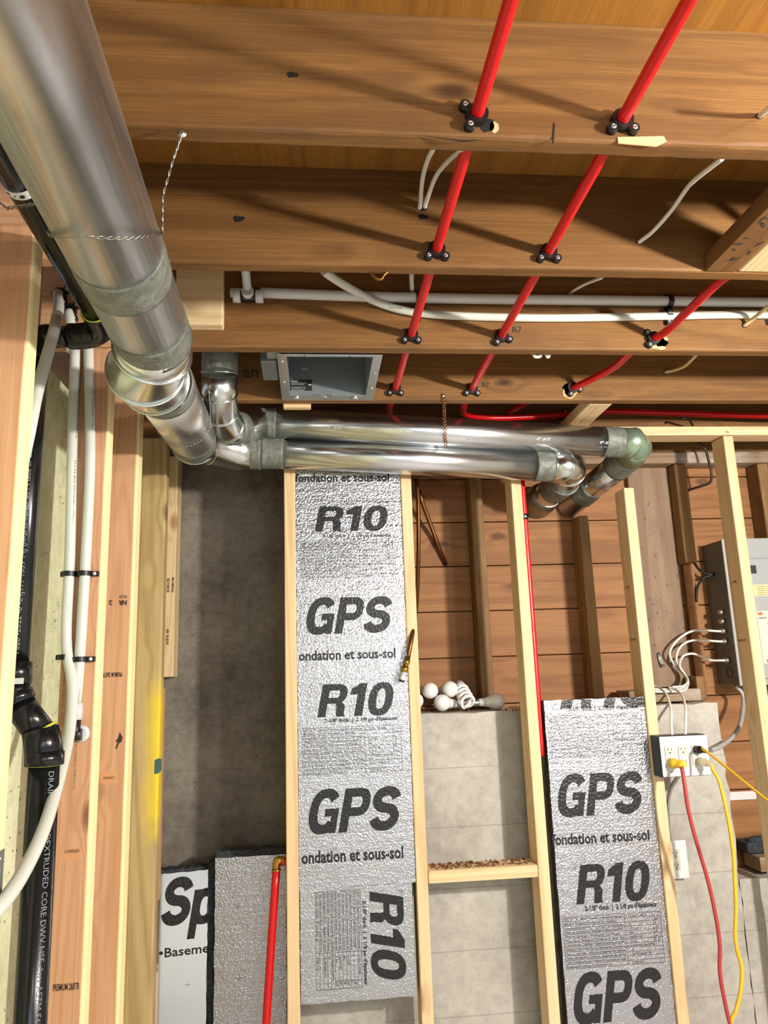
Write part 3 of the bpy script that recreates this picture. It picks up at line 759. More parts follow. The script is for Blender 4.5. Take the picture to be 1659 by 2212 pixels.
pipe('water_pipe', [(1.18, .6, H+.92), (1.13, 1.1, H+.92), (1.10, 1.38, H+.92), (1.065, 1.49, H+.908), (1.0, 1.555, H+.896), at(1490, 668, Z=H+.892), at(1440, 715, Z=H+.890), c3, c3+Vector((-.012, .05, .002)), (.945, 2.0, H+.893), at(1320, 797, Z=H+.897), c4, (.835, 2.36, H+.906), (.80, 2.5, H+.935), (.76, 2.68, H+.95)], RP, M['red'], 'bent red pipe crossing diagonally between the third and fourth joists', 'pipe', 6, 16, gr)
XR, YR = .7680, 2.600
b = MB(); b.tube([(XR, YR, H+.80), (XR, YR, H+.4), (XR+.0005, YR, H-.110), (XR+.0005, YR, H-.3)], RP, 16, 3)
r_ = b.build('water_pipe', M['red'], None, (XR, YR, H-.3), 'vertical red pipe rising beside the stud over the printed foil board', 'pipe', gr)
r_ = thing('pipe_strap', 'small black strap holding the vertical red pipe to the stud', 'clamp', (XR, YR, H+.53))
b = MB(); b.tube([(XR, YR, H+.515), (XR, YR, H+.535)], RP+.0025, 16); b.box(.7565, .7605, 2.575, 2.60, H+.516, H+.534, .001); b.build('band', M['blk'], r_)
b = MB(); b.lathe((XR, YR-.0135, H+.525), (0, -1, 0), [(0, .004), (.002, .003)], 10); b.build('screw', M['steel'], r_)
# lower red riser with a brass elbow
r_ = thing('water_riser', 'short red riser with a brass elbow in front of the plain foil board', 'pipe', (-.14, 2.61, .01), gr)
e_ = Vector(at(597, 1862, Y=2.61)); f_ = at(575, 2212, Y=2.61)
b = MB(); b.tube([e_+Vector((0, 0, -.022)), e_+(f_-e_)*.5, f_, f_+(f_-e_)*.9], RP*1.15, 16, 3); b.build('riser_tube', M['red'], r_)
b = MB(); b.tube([e_+Vector((.012, 0, 0)), e_+Vector((.049, 0, .002))], RP*1.15, 16); b.build('stub_tube', M['red'], r_)
b = MB(); b.tube([e_+Vector((0, 0, -.026)), e_+Vector((0, 0, -.006)), e_+Vector((.003, 0, .002)), e_+Vector((.010, 0, .005)), e_+Vector((.022, 0, .003))], .0125, 16); b.torus(e_+Vector((0, 0, -.024)), (0, 0, 1), .0125, .003); b.torus(e_+Vector((.022, 0, .003)), (1, 0, 0), .0125, .003); b.build('brass_elbow', M['brass'], r_)
# ------------------------------------------------------------------ translucent and white lines on the third joist
YP = JY[2]
gw = 'white water lines'
r_ = thing('water_line', 'straight white water line with a tee along the third joist', 'pipe', (.6, YP-.014, H+1.0), gw)
b = MB(); b.tube([(-.205, YP-.016, H+1.005), (-.16, YP-.016, H+1.005)], .0125, 16)
b.tube([(-.125, YP-.016, H+1.006), (.30, YP-.0155, H+.998), (1.02, YP-.0155, H+.999), (1.6, YP-.0155, H+1.0), (2.3, YP-.0155, H+1.0)], .0142, 16, 4); b.build('main_tube', M['whitepipe'], r_)
b = MB(); q = at(536, 640, Y=YP-.016); b.tube([q, q+Vector((-.004, -.05, .06)), q+Vector((-.006, -.09, .085))], .0115, 16, 4); b.build('branch_tube', M['whitepipe'], r_)
b = MB(); b.tube([q+Vector((-.035, 0, 0)), q+Vector((.035, 0, 0))], .0155, 16); t_ = b.build('tee_fitting', M['blk'], r_)
for dx in (-.030, .030):
    b = MB(); b.tube([q+Vector((dx-.010, 0, 0)), q+Vector((dx+.010, 0, 0))], .0178, 18); b.build('ring', M['whitepipe'], t_)
b = MB(); b.tube([q+Vector((0, -.006, .002)), q+Vector((0, -.020, .006))], .0165, 18); b.build('ring', M['whitepipe'], t_)
pp = [at(700, 585, Y=1.72), at(716, 598, Y=1.75), at(760, 625, Y=1.82), at(820, 655, Y=YP-.018), at(890, 674, Y=YP-.014), at(1000, 683, Y=YP-.013), at(1200, 687, Y=YP-.013), at(1440, 683, Y=YP-.013), at(1659, 680, Y=YP-.013), (2.3, YP-.013, H+.965)]
def line_print(b):
    for x in (.22, .36, .48, .60, .72, .84, .93):
        q_ = Vector((x, YP-.0245, H+.964-.004)); b.text('PEX 3/4 IN CTS ASTM F876', plane(q_, XU, ZU), .0065, 2, .095, -.01)
pp[0].z = max(pp[0].z, ZJ+.06)
pipe('water_line', pp, .0111, M['pex'], 'translucent water line curving down from above then along the third joist', 'pipe', 6, 16, gw, line_print)
def strap_clamp(name, label, p, axis, w, nrm, r, scr, group, side=1):
    """saddle over a pipe: axis = pipe direction, w = width, nrm = away from the face, side = screw foot direction"""
    r_ = thing(name, label, 'clamp', p, group); ax = Vector(axis); n_ = Vector(nrm); cr = ax.cross(n_)
    b = MB(); p = Vector(p); N = 14; ro = r+.004
    for i in range(N):
        a0, a1 = math.pi*i/N, math.pi*(i+1)/N
        def q_(rr, a, t): return p+ax*t+(cr*math.cos(a)+n_*math.sin(a))*rr
        b.hexa([q_(r, a0, -w), q_(ro, a0, -w), q_(ro, a1, -w), q_(r, a1, -w)], [q_(r, a0, w), q_(ro, a0, w), q_(ro, a1, w), q_(r, a1, w)])
    for s_ in (1, -1):
        L = .020 if s_ == side else .008
        a = p+cr*(s_*(r+L/2+.001))-n_*(r*.55)
        def c_(i, j, k): return a+cr*(i*L/2)+ax*(j*w)+n_*(k*r*.42)
        b.hexa([c_(-1, -1, -1), c_(1, -1, -1), c_(1, 1, -1), c_(-1, 1, -1)], [c_(-1, -1, 1), c_(1, -1, 1), c_(1, 1, 1), c_(-1, 1, 1)])
    b.build('band', M['blk'], r_)
    b = MB(); s0 = p+cr*(side*(r+.012))-n_*(r*.12); b.lathe(s0, n_, [(0, .0046), (.0018, .0042), (.0026, .001)], 12); b.build('screw', scr, r_)
    return r_
gs = 'black straps on the white lines'
strap_clamp('pipe_strap', 'black strap on the straight white line near the bent red pipe', (1.022, YP-.0155, H+.999), XU, .007, -YU, .0142, M['steel'], gs)
strap_clamp('pipe_strap', 'black strap on the translucent line near the bent red pipe', (1.017, YP-.013, H+.963), XU, .007, -YU, .0111, M['steel'], gs)
strap_clamp('pipe_strap', 'black strap half hidden behind the first red pipe on the white line', (.302, YP-.0155, H+.998), XU, .006, -YU, .0142, M['steel'], gs)
strap_clamp('pipe_strap', 'black strap half hidden behind the first red pipe on the translucent line', (.302, YP-.013, H+.966), XU, .006, -YU, .0111, M['steel'], gs)
# ------------------------------------------------------------------ side wall water lines
YB = 1.897-.0125
gv = 'translucent lines on the side wall'
def side_print(x):
    def f(b):
        for z_ in (.78, .55, .32, .12, -.06):
            b.text('POTABLE TUBING PEX 5306 3/4 CTS', plane((x+.0062, YB-.0097, H+z_-.18), ZU, -XU), .0075, 2, .17, -.01)
    return f
r_ = thing('water_line', 'translucent line on the side wall ending in a black elbow with a white ring', 'pipe', (-.548, YB, H-.09), gv)
b = MB(); b.tube([(-.568, YB, H+.86), (-.558, YB, H+.7), (-.548, YB, H+.5), (-.550, YB, H+.1), (-.555, YB, H-.055)], .0125, 16, 4); side_print(-.550)(b); b.build('tube', [M['pex'], M['pipe_print'], M['mark']], r_)
b = MB(); b.tube([(-.555, YB, H-.050), (-.555, YB, H-.088)], .0165, 18); b.build('white_ring', M['white'], r_)
b = MB(); b.tube([(-.555, YB, H-.088), (-.555, YB, H-.115), (-.550, YB, H-.122), (-.538, YB, H-.122)], .0135, 14); b.build('elbow_fitting', M['blk'], r_)
b = MB(); b.lathe((-.542, YB+.0115, H-.120), (0, -1, 0), [(0, .020), (.004, .019), (.006, .012)], 20); b.build('wall_flange', M['white'], r_)
w_ = [Vector((-.60, 1.75, ZJ-.03)), Vector((-.600, YB-.01, H+.70)), Vector((-.592, YB, H+.50)), Vector((-.586, YB, H+.3)), Vector((-.584, YB, H+.1))]
r2 = [at(x, y, Y=Y_) for x, y, Y_ in ((156, 1480, 1.865), (150, 1580, 1.81), (128, 1680, 1.70), (95, 1790, 1.56), (55, 1876, 1.45), (10, 1945, 1.35), (-60, 2020, 1.24))]
def pr_side(b):
    side_print(-.585)(b)
pipe('water_line', [Vector((-.600, YB, ZJ-.01)), Vector((-.596, YB, H+.65))]+w_[2:]+r2, .0125, M['pex'], 'translucent line that swings out and curves past the black drain pipe', 'pipe', 6, 16, gv, pr_side)
pA = at(130, 640, Y=1.900); pB_ = at(152, 674, Y=1.900)
pipe('water_line', [pA+Vector((0, .03, 0)), pA+Vector((0, -.02, -.002)), at(127, 662, Y=1.74), at(121, 695, Y=1.63), at(113, 730, Y=1.597), at(97, 785, Y=1.585), at(80, 850, Y=1.57), at(62, 940, Y=1.56), at(40, 1040, Y=1.57), at(25, 1130, Y=1.575)], .0125, M['pex'], 'translucent line bending out of the upper clamp toward the stud edge', 'pipe', 6, 16, gv)
pipe('water_line', [pB_+Vector((0, .03, 0)), pB_+Vector((0, -.006, -.006)), at(153, 705, Y=1.885), at(154, 760, Y=1.885)], .0125, M['pex'], 'short translucent line dropping from the lower clamp behind the drain elbow', 'pipe', 5, 16, gv)
for p_, lb in ((pA, 'upper black clamp on the pale block above the drain elbow'), (pB_, 'lower black clamp on the pale block above the drain elbow')):
    clamp(Vector((p_.x, 1.8995, p_.z)), -80, lb)
gz = 'black straps on the side wall lines'
for z_, lb in ((.256, 'upper'), (.057, 'lower')):
    for x_, w2 in ((-.5855, 'outer'), (-.5505, 'inner')):
        strap_clamp('pipe_strap', lb+' black strap on the '+w2+' translucent line of the side wall stud', (x_, YB, H+z_-(.006 if w2 == 'inner' and lb == 'lower' else 0)), ZU, .006, -YU, .0125, M['white'], gz, 1)
# ------------------------------------------------------------------ black drain
r_ = thing('drain_pipe', 'black drain pipe running beside the big duct, down an elbow and the side wall', 'drain pipe', (-.55, 1.66, 0))
XB, ZB = -.462, H+.797
b = MB(); b.tube([(XB+.006, -.6, ZB+.005), (XB, .8, ZB), (XB-.004, 1.585, ZB-.004)], .0245, 24); b.build('overhead_pipe', M['abs'], r_)
b = MB(); b.tube([(XB-.004, 1.575, ZB-.004), (XB-.004, 1.62, ZB-.006), (XB-.010, 1.648, ZB-.010), (XB-.030, 1.665, ZB-.016), (XB-.058, 1.668, ZB-.020), (XB-.085, 1.668, ZB-.021)], [.030, .030, .030, .030, .030, .030], 24, 3); b.build('elbow', M['abs'], r_)
b = MB(); b.torus((XB-.004, 1.574, ZB-.004), YU, .0268, .0022); b.build('cement_bead', M['green_cement'], r_)
b = MB(); b.tube([(XB-.080, 1.668, ZB-.021), (XB-.125, 1.668, ZB-.024)], .0245, 24); b.text('24mm A', plane((XB-.118, 1.640, ZB-.018), XU, ZU), .014, 1); b.build('cross_pipe', [M['abs'], M['pipe_print']], r_)
XV = -.612
b = MB(); b.tube([(XB-.118, 1.668, ZB-.024), (XV+.012, 1.667, ZB-.026), (XV, 1.665, ZB-.040), (XV, 1.662, ZB-.085)], .0300, 24, 4); b.build('elbow', M['abs'], r_)
b = MB(); zt_, zb_ = ZB-.08, H+.012
b.tube([(XV, 1.662, zt_), (XV, 1.66, H+.4), (XV, 1.66, zb_)], .0245, 24)
def wrap(cx_, cy_, r__, phi, z0, sgn):
    return lambda u, v: Vector((cx_+r__*math.cos(phi+sgn*v/r__), cy_-r__*math.sin(phi+sgn*v/r__), z0+sgn*u))
b.text('F628 -2022 -6 -24J111 1539 14J (A-SHIFT)Fab. au / Made in Canada par / by IPEX INC.', wrap(XV, 1.66, .0249, rad(62), H+.06, 1), .017, 1, .60)
b.build('upper_pipe', [M['abs'], M['pipe_print']], r_)
zc = at(62, 1452, Y=1.66).z
b = MB(); b.tube([(XV, 1.66, zc+.022), (XV, 1.66, zc-.024)], .0315, 24); b.build('coupling', M['abs'], r_)
b = MB(); p = at(44, 1471, Y=1.626); b.box(p.x-.012, p.x+.006, 1.6265, 1.6275, p.z-.006, p.z+.006, .0003); b.build('label_sticker', M['white'], r_)
XL_ = -.545
a0 = Vector((XV, 1.66, zc-.02)); a1 = Vector((XV+.004, 1.66, zc-.055)); a2 = Vector((XL_-.008, 1.66, H-.105)); a3 = Vector((XL_, 1.66, H-.150))
b = MB(); b.tube([a0, a1], .0285, 24); b.tube([a1+Vector((-.003, 0, .012)), a1+(a2-a1)*.12], .0350, 24); b.build('offset_hub', M['abs'], r_)
b = MB(); b.tube([a1+(a2-a1)*.1, a2], .0302, 24); b.build('offset_pipe', M['abs'], r_)
b = MB(); b.torus(a2+Vector((0, 0, .004)), a2-a1, .0315, .003); b.build('cement_bead', M['green_cement'], r_)
b = MB(); b.tube([a2+Vector((-.003, 0, .012)), a2+Vector((.004, 0, -.020)), a3], .0365, 24); b.tube([a3+Vector((0, 0, .012)), a3+Vector((0, 0, -.014))], .0378, 24); b.build('lower_hub', M['abs'], r_)
b = MB(); b.torus(a3+Vector((0, 0, -.014)), ZU, .0325, .0016); b.build('cement_bead', M['green_cement'], r_)
b = MB(); b.tube([a3+Vector((0, 0, -.01)), (XL_+.004, 1.66, .005)], .0302, 24)
b.text('DRAIN/DWV COEXTRUDED CORE DWV NSF-dwv ASTM F628 -2022 -6 -24J111 1539 14J (A-SHIFT)Fab. au', wrap(XL_+.002, 1.66, .0306, rad(58), a3.z-.025, -1), .016, 1, .78)
b.build('lower_pipe', [M['abs'], M['pipe_print']], r_)
# perforated strap round the overhead drain
def strip_path(b, pts, w, th, side, holes=None):
    """flat band of width w along pts; side = unit vector across the band"""
    pts = [Vector(p_) for p_ in pts]; side = Vector(side)
    n = len(pts); vt = []
    for i in range(n):
        t_ = (pts[min(i+1, n-1)]-pts[max(i-1, 0)]).normalized(); nn = t_.cross(side).normalized()
        vt.append([b.bm.verts.new(pts[i]+side*s_*w/2+nn*k*th/2) for s_, k in ((-1, -1), (1, -1), (1, 1), (-1, 1))])
    for i in range(n-1):
        for j in range(4): b.face([vt[i][j], vt[i][(j+1) % 4], vt[i+1][(j+1) % 4], vt[i+1][j]])
    b.face(vt[0]); b.face(vt[-1][::-1])
r_ = thing('hanger_strap', 'pale perforated strap wrapped under the overhead black pipe', 'strap', (XB, 1.135, ZB))
pts = [Vector((XB-.030, 1.135, ZB+.06))]+[Vector((XB+.0265*math.cos(t), 1.135, ZB+.0265*math.sin(t))) for t in [math.pi+math.pi*i/12 for i in range(13)]]+[Vector((XB+.030, 1.135, ZB+.06))]
b = MB(); strip_path(b, pts, .018, .0015, YU); s_ = b.build('band', M['white'], r_)
b = MB()
for t, rr in ((rad(-130), .0030), (rad(-105), .0016), (rad(-80), .0042), (rad(-52), .0016), (rad(-30), .003)):
    n_ = Vector((math.cos(t), 0, math.sin(t))); c_ = Vector((XB, 1.135, ZB))+n_*.0273; b.lathe(c_, n_, [(0, rr), (.0004, rr)], 12)
b.build('holes', M['slot'], s_)
# ------------------------------------------------------------------ big metal duct
def ring_at(b, c, axis, R_, r=.0022): b.torus(c, axis, R_, r, 36, 8)
r_ = thing('metal_duct', 'large round galvanized duct passing under the joists and turning along the wall', 'duct', (-.3, 1.2, H+.6))
R6, R4 = .0755, .0520
D0, D1 = Vector((-.272, -.7, H+.676)), Vector((-.312, 1.455, H+.676))
dd = (D1-D0).normalized()
b = MB(); b.tube([D0, D1], R6, 48); b.build('main_pipe', M['ducty'], r_)
def band(c0, c1, R_, name='tape_band', mat='tape', n=9):
    b = MB(); c0 = Vector(c0); c1 = Vector(c1); P = []; Q = []
    for i in range(n):
        P.append(c0+(c1-c0)*(i/(n-1))); Q.append(R_+random.uniform(.0005, .0028))
    b.tube(P, Q, 40); return b.build(name, M[mat], r_)
at_y = lambda y: D0+(D1-D0)*((y-D0.y)/(D1.y-D0.y))
band(at_y(1.120), at_y(1.212), R6); band(at_y(1.375), at_y(1.458), R6)
E0 = D1; E1 = Vector((-.322, 1.500, H+.668)); E2 = Vector((-.352, 1.575, H+.655)); E3 = Vector((-.352, 1.665, H+.668)); E4 = Vector((-.345, 1.70, H+.677))
b = MB(); b.tube([E0-dd*.004, E1, E2, E3, E4], [R6+.001, R6+.002, R6+.004, R6+.002, R6], 48); el = b.build('upper_elbow', M['elbow'], r_)
b = MB()
ring_at(b, E1, (E2-E0), R6+.004, .0028); ring_at(b, E2, (E3-E1), R6+.006, .0028); ring_at(b, E3, E4-E2, R6+.004, .0025); b.build('seam_bead', M['elbow'], el)
S0 = Vector((-.345, 1.69, H+.677)); S1 = at(418, 948, Y=2.37)
b = MB(); b.tube([S0, S1], R6-.001, 48); b.build('second_pipe', M['ducty'], r_)
sd = (S1-S0)
band(S0+sd*.01, S0+sd*.10, R6-.001); band(S0+sd*.90, S0+sd*1.03, R6-.001)
L0 = Vector((-.065*2.49, 2.49, H+.741)); L1 = Vector((.815, 2.492, H+.684)); ld = (L1-L0).normalized()
G1 = S1+sd.normalized()*.035
b = MB(); k0 = L0-ld*.055
b.tube([S1, G1, G1+Vector((.045, .055, .010)), k0+Vector((-.02, 0, 0)), k0+ld*.03], [R6-.001, R6-.001, R6-.006, .064, .058], 40); el = b.build('lower_elbow', M['elbow'], r_)
b = MB(); ring_at(b, G1, sd, R6+.002); ring_at(b, G1+Vector((.045, .055, .010)), Vector((1, .6, 0)), R6-.003); b.build('seam_bead', M['elbow'], el)
band(k0+ld*.0, k0+ld*.055, .0575); band(k0+ld*.055, L0+ld*.075, .0535)
b = MB(); b.tube([L0, L1], R4, 48); b.build('wall_run_pipe', M['ductx'], r_)
band(L1-ld*.030, L1+ld*.035, R4, n=12)
O0 = L1+ld*.03; O1 = L1+ld*.075; O2 = O1+Vector((.030, .030, -.008)); O3 = O2+Vector((.004, .07, -.016)); O4 = Vector((.930, 2.955, H+.655))
b = MB(); b.tube([O0, O1, O2, O3], [R4+.001, R4+.003, R4+.003, R4+.002], 44); el = b.build('end_elbow', M['elbow'], r_)
b = MB(); ring_at(b, O1, O2-O0, R4+.005); ring_at(b, O2, O3-O1, R4+.005); ring_at(b, L1+ld*.036, ld, R4+.003); b.build('seam_bead', M['elbow'], el)
dv = (O4-O3)
b = MB(); b.tube([O3, O4], R4, 40); b.build('outlet_pipe', M['ductx'], r_)
b = MB(); un = dv.normalized(); b.tube([O4-un*.16, O4-un*.08, O4-un*.003], [.0535, .064, .066], 40); b.build('wall_sleeve', M['dullsteel'], r_)
band(O3-dv.normalized()*.01, O3+dv*.35, R4+.001)
# the fan duct above it
r_ = thing('metal_duct', 'narrower galvanized duct from the exhaust fan, running above the wall duct', 'duct', (.3, 2.45, H+.75))
F0 = Vector((-.262, 2.13, H+.99)); F1 = Vector((-.262, 2.135, H+.880)); F2 = Vector((-.268, 2.175, H+.835)); F3 = Vector((-.272, 2.25, H+.800)); F4 = Vector((-.262, 2.34, H+.782)); F5 = Vector((-.222, 2.412, H+.800))
U0 = Vector((-.150, 2.445, H+.832)); U1 = Vector((1.065, 2.466, H+.764)); ud = (U1-U0).normalized()
b = MB(); b.tube([F0, F1], R4+.001, 40); b.build('drop_pipe', M['tape'], r_)
b = MB(); b.tube([F1, F2, F3, F4, F5, U0], [R4+.001]*6, 40); el = b.build('gored_elbow', M['elbow'], r_)
b = MB()
for a, c, d in ((F1, F2, F0), (F2, F3, F1), (F3, F4, F2), (F4, F5, F3), (F5, U0, F4)): ring_at(b, a, c-d, R4+.003, .0022)
b.build('seam_bead', M['elbow'], el)
band(F4+(F5-F4)*.3, F5, R4+.0015, 'tape_band', 'tape', 4)
band(U0-ud*.015, U0+ud*.040, R4, n=12)
b = MB(); b.tube([U0, U1], R4, 48)
b.build('wall_run_pipe', M['ductx'], r_)
b = MB()                                             # pressed-in maker's lettering along the pipe
for x_ in (.06, .30, .535, .775, 1.0):
    c_ = U0+(U1-U0)*((x_+.15)/1.215)
    def emb(u, v, c_=c_):
        t = rad(-88)-v/R4
        return c_+ud*u+Vector((0, math.cos(t)*-0-math.sin(rad(62)+v/R4)*(R4+.0006), math.cos(rad(62)+v/R4)*(R4+.0006)*-1+0))
    b.text('4"-INT', emb, .014, None, .05, .0); b.text('((( 30GA', lambda u, v, e=emb: e(u, v-.013), .009, None, .05, 0)
b.build('embossed_mark', M['steel'], r_)
band(U1-ud*.035, U1+ud*.035, R4, n=14)
V0 = U1+ud*.03; V1 = U1+ud*.070; V2 = V1+Vector((.026, .028, -.010)); V3 = V2+Vector((-.002, .055, -.018)); V4 = Vector((1.145, 2.955, H+.650))
b = MB(); b.tube([V0, V1, V2, V3], [R4+.001, R4+.003, R4+.003, R4+.002], 44); el = b.build('end_elbow', M['green_tape'], r_)
b = MB(); ring_at(b, V1, V2-V0, R4+.004); ring_at(b, V2, V3-V1, R4+.004); b.build('seam_bead', M['tape'], el)
V4 = Vector((1.062, 2.955, H+.640))
b = MB(); b.tube([V3, V4], R4-.002, 40); b.build('outlet_pipe', M['ductx'], r_)
band(V3+(V4-V3)*-.03, V3+(V4-V3)*.2, R4-.001)
band(V3+(V4-V3)*.55, V3+(V4-V3)*.75, R4-.002)
# hangers
def chain(name, label, pts, w, side, mat, group=None, hole_step=.012, screw=None):
    r_ = thing(name, label, 'strap', pts[0], group)
    b = MB(); P = [Vector(p_) for p_ in pts]
    # two twisted strands
    L = [0]
    for i in range(len(P)-1): L.append(L[-1]+(P[i+1]-P[i]).length)
    n = int(L[-1]/.0035); A, B_ = [], []
    for i in range(n+1):
        d = L[-1]*i/n; k = max(j for j in range(len(L)) if L[j] <= d+1e-9); k = min(k, len(P)-2)
        t = (d-L[k])/max(1e-6, L[k+1]-L[k]); q = P[k]+(P[k+1]-P[k])*t; tg = (P[k+1]-P[k]).normalized()
        s_ = Vector(side); n2 = tg.cross(s_).normalized(); s3 = n2.cross(tg).normalized()
        ph = d/hole_step*math.pi
        A.append(q+(s3*math.sin(ph)+n2*math.cos(ph)*.25)*w/2); B_.append(q-(s3*math.sin(ph)+n2*math.cos(ph)*.25)*w/2)
    b.tube(A, .0009, 6); b.tube(B_, .0009, 6)
    b.build('strap_band', mat, r_)
    if screw:
        b = MB(); b.lathe(screw[0], screw[1], [(0, .0075), (.001, .0075), (.0018, .004), (.004, .0036)], 14); b.build('screw', M['steel'], r_)
    return r_
ya = 1.18
c_ = at_y(ya); arc = []
sc_ = at(393, 289, Y=JY[0]-.001)
for i in range(19):
    t = rad(-215+(232)*i/18); arc.append(c_+Vector((math.cos(t)*(R6+.004), 0, math.sin(t)*(R6+.004))))
arc2 = []
for i in range(21):
    t = rad(-190+(205)*i/20); yy = .965+.135*abs((t-rad(-90))/rad(100))**1.6; cc = at_y(yy)
    arc2.append(Vector((cc.x+math.cos(t)*(R6+.004), yy, cc.z+math.sin(t)*(R6+.004))))
chain('hanger_strap', 'twisted wire strap slung round the big duct and screwed to the front joist', [Vector((XB-.075, 1.20, ZB+.02)), Vector((XB-.035, 1.175, ZB-.022)), Vector((XB-.005, 1.15, ZB-.034)), Vector((XB+.035, 1.125, ZB-.045))]+arc2[2:]+[Vector((arc2[-1].x+.004, 1.085, H+.745)), Vector((-.205, 1.064, H+.80)), sc_], .006, YU, M['dullsteel'], 'twisted wire hangers', .014, (sc_, (0, -1, 0)))
c_ = S0+sd*.62; arc = [c_+Vector((math.cos(rad(t))*(R6+.003), 0, math.sin(rad(t))*(R6+.003))) for t in range(-200, 21, 14)]
chain('hanger_strap', 'twisted wire strap slung under the second length of the big duct', [Vector((-.505, c_.y-.05, H+.80))]+arc+[arc[-1]+Vector((-.004, .01, .045)), arc[-1]+Vector((-.012, .02, ZJ-.002-arc[-1].z))], .005, YU, M['dullsteel'], 'twisted wire hangers')
s0 = at(957, 850, Y=JY[3]-.002); s1 = at(962, 972, Y=2.40)
r_ = thing('hanger_strap', 'perforated copper-brown strap hanging from the fourth joist over the upper duct', 'strap', s0)
pts = [s0, at(958, 870, Y=JY[3]-.002), Vector((s0.x+.002, JY[3]-.002, ZJ-.005)), at(960, 905, Y=2.383), at(961, 925, Y=2.382), at(962, 950, Y=2.40), at(963, 966, Y=2.425)]
b = MB()
for i in range(len(pts)-1):
    n = max(1, int((pts[i+1]-pts[i]).length/.010))
    for k in range(n):
        q = pts[i]+(pts[i+1]-pts[i])*((k+.5)/n); d = (pts[i+1]-pts[i]).normalized(); nn = d.cross(XU).normalized()
        b.torus(q, nn, .0048, .0016, 14, 6)
b.build('strap_band', M['copper'], r_)
b = MB(); b.lathe(s0+Vector((0, -.001, -.008)), (0, -1, 0), [(0, .006), (.002, .005), (.003, .002)], 12); b.build('screw', M['steel'], r_)
# ------------------------------------------------------------------ exhaust fan housing
r_ = thing('exhaust_fan_housing', 'grey metal exhaust fan housing set between two joists', 'exhaust fan', (.06, 2.11, ZJ))
x0, x1, y0, y1 = -.085, .205, 1.9355, 2.2915
zf = ZJ-.001
ix0, ix1, iy0, iy1 = x0+.026, x1-.026, y0+.014, y1-.045
b = MB()
b.box(x0, ix0, y0, y1, zf-.0018, zf, .0006); b.box(ix1, x1, y0, y1, zf-.0018, zf, .0006); b.box(ix0, ix1, y0, iy0, zf-.0018, zf, .0006); b.box(ix0, ix1, iy1, y1, zf-.0018, zf, .0006)
fr = b.build('mounting_frame', M['steel'], r_)
b = MB()
for x_, y_ in ((x0+.012, y0+.05), (x0+.012, y0+.20), (x1-.012, y0+.13), (x1-.012, y0+.25)): b.lathe((x_, y_, zf-.0018), (0, 0, -1), [(0, .0062), (.002, .0055), (.003, .002)], 14)
b.build('screws', M['steel'], fr)
b = MB()
for x_ in (x0+.075, x0+.20): b.lathe((x_, y0+.008, zf-.0019), (0, 0, -1), [(0, .003), (.0003, .003)], 12)
b.build('holes', M['slot'], fr)
zt2 = ZS-.03
b = MB(); b.box(ix0-.002, ix0, iy0, iy1, zf, zt2); b.box(ix1, ix1+.002, iy0, iy1, zf, zt2); b.box(ix0, ix1, iy0-.002, iy0, zf, zt2); b.box(ix0, ix1, iy1, iy1+.002, zf, zt2); b.box(ix0, ix1, iy0, iy1, zt2, zt2+.002)
b.build('housing_shell', M['housing'], r_)
yl = iy1-.001
def P(px, py): return at(px, py, Y=yl)
b = MB(); a = P(627, 820); c = P(674, 844)
b.box(a.x, c.x, yl-.0006, yl, c.z, a.z)
b.text('Panasonic', plane((a.x+.003, yl-.0009, a.z-.008), XU, ZU), .009, 1, .020, .015)
for i, n in enumerate((46, 40, 0, 44, 44, 40)):
    if n: b.text(('Model FV-0511VQ1 120V 60Hz', 'CEILING MOUNT', '', 'AIR VOLUME 50-80-110 CFM', 'STATIC PRESSURE 0.1 in.wg', 'PANASONIC MADE IN MEXICO')[i], plane((a.x+.003, yl-.0009, a.z-.013-.0048*i), XU, ZU), .0038, 1, .001*n, 0)
b.poly([Vector((c.x-.011, yl-.0009, c.z+.018)), Vector((c.x-.001, yl-.0009, c.z+.018)), Vector((c.x-.001, yl-.0009, c.z+.021)), Vector((c.x-.011, yl-.0009, c.z+.021))], 1)
b.build('rating_label', [M['slot'], M['white']], r_)
b = MB(); a = P(658, 796); b.box(a.x-.010, a.x+.010, yl-.001, yl, a.z-.006, a.z+.004, .0004); b.build('clip', M['litsteel'], r_)
b = MB()
for px in (640, 767):
    q = at(px, 853, Z=zf-.002); b.sphere((q.x, iy1+.018, zf-.004), .012, 14, None, (1, 1, .55))
b.tube([at(690, 850, Z=zf-.004), at(700, 857, Z=zf-.004), at(712, 857, Z=zf-.004), at(720, 851, Z=zf-.004)], .002, 8, 3); b.build('spring_catch', M['steel'], r_)
b = MB(); b.box(x0-.050, x0-.004, 2.02, 2.16, ZJ+.012, ZS-.06, .003); b.build('junction_box', M['housing'], r_)
b = MB(); b.box(x0-.03, x0+.01, 1.96, 2.018, ZJ+.02, ZS-.05, .002); b.build('wire_cover', M['litsteel'], r_)
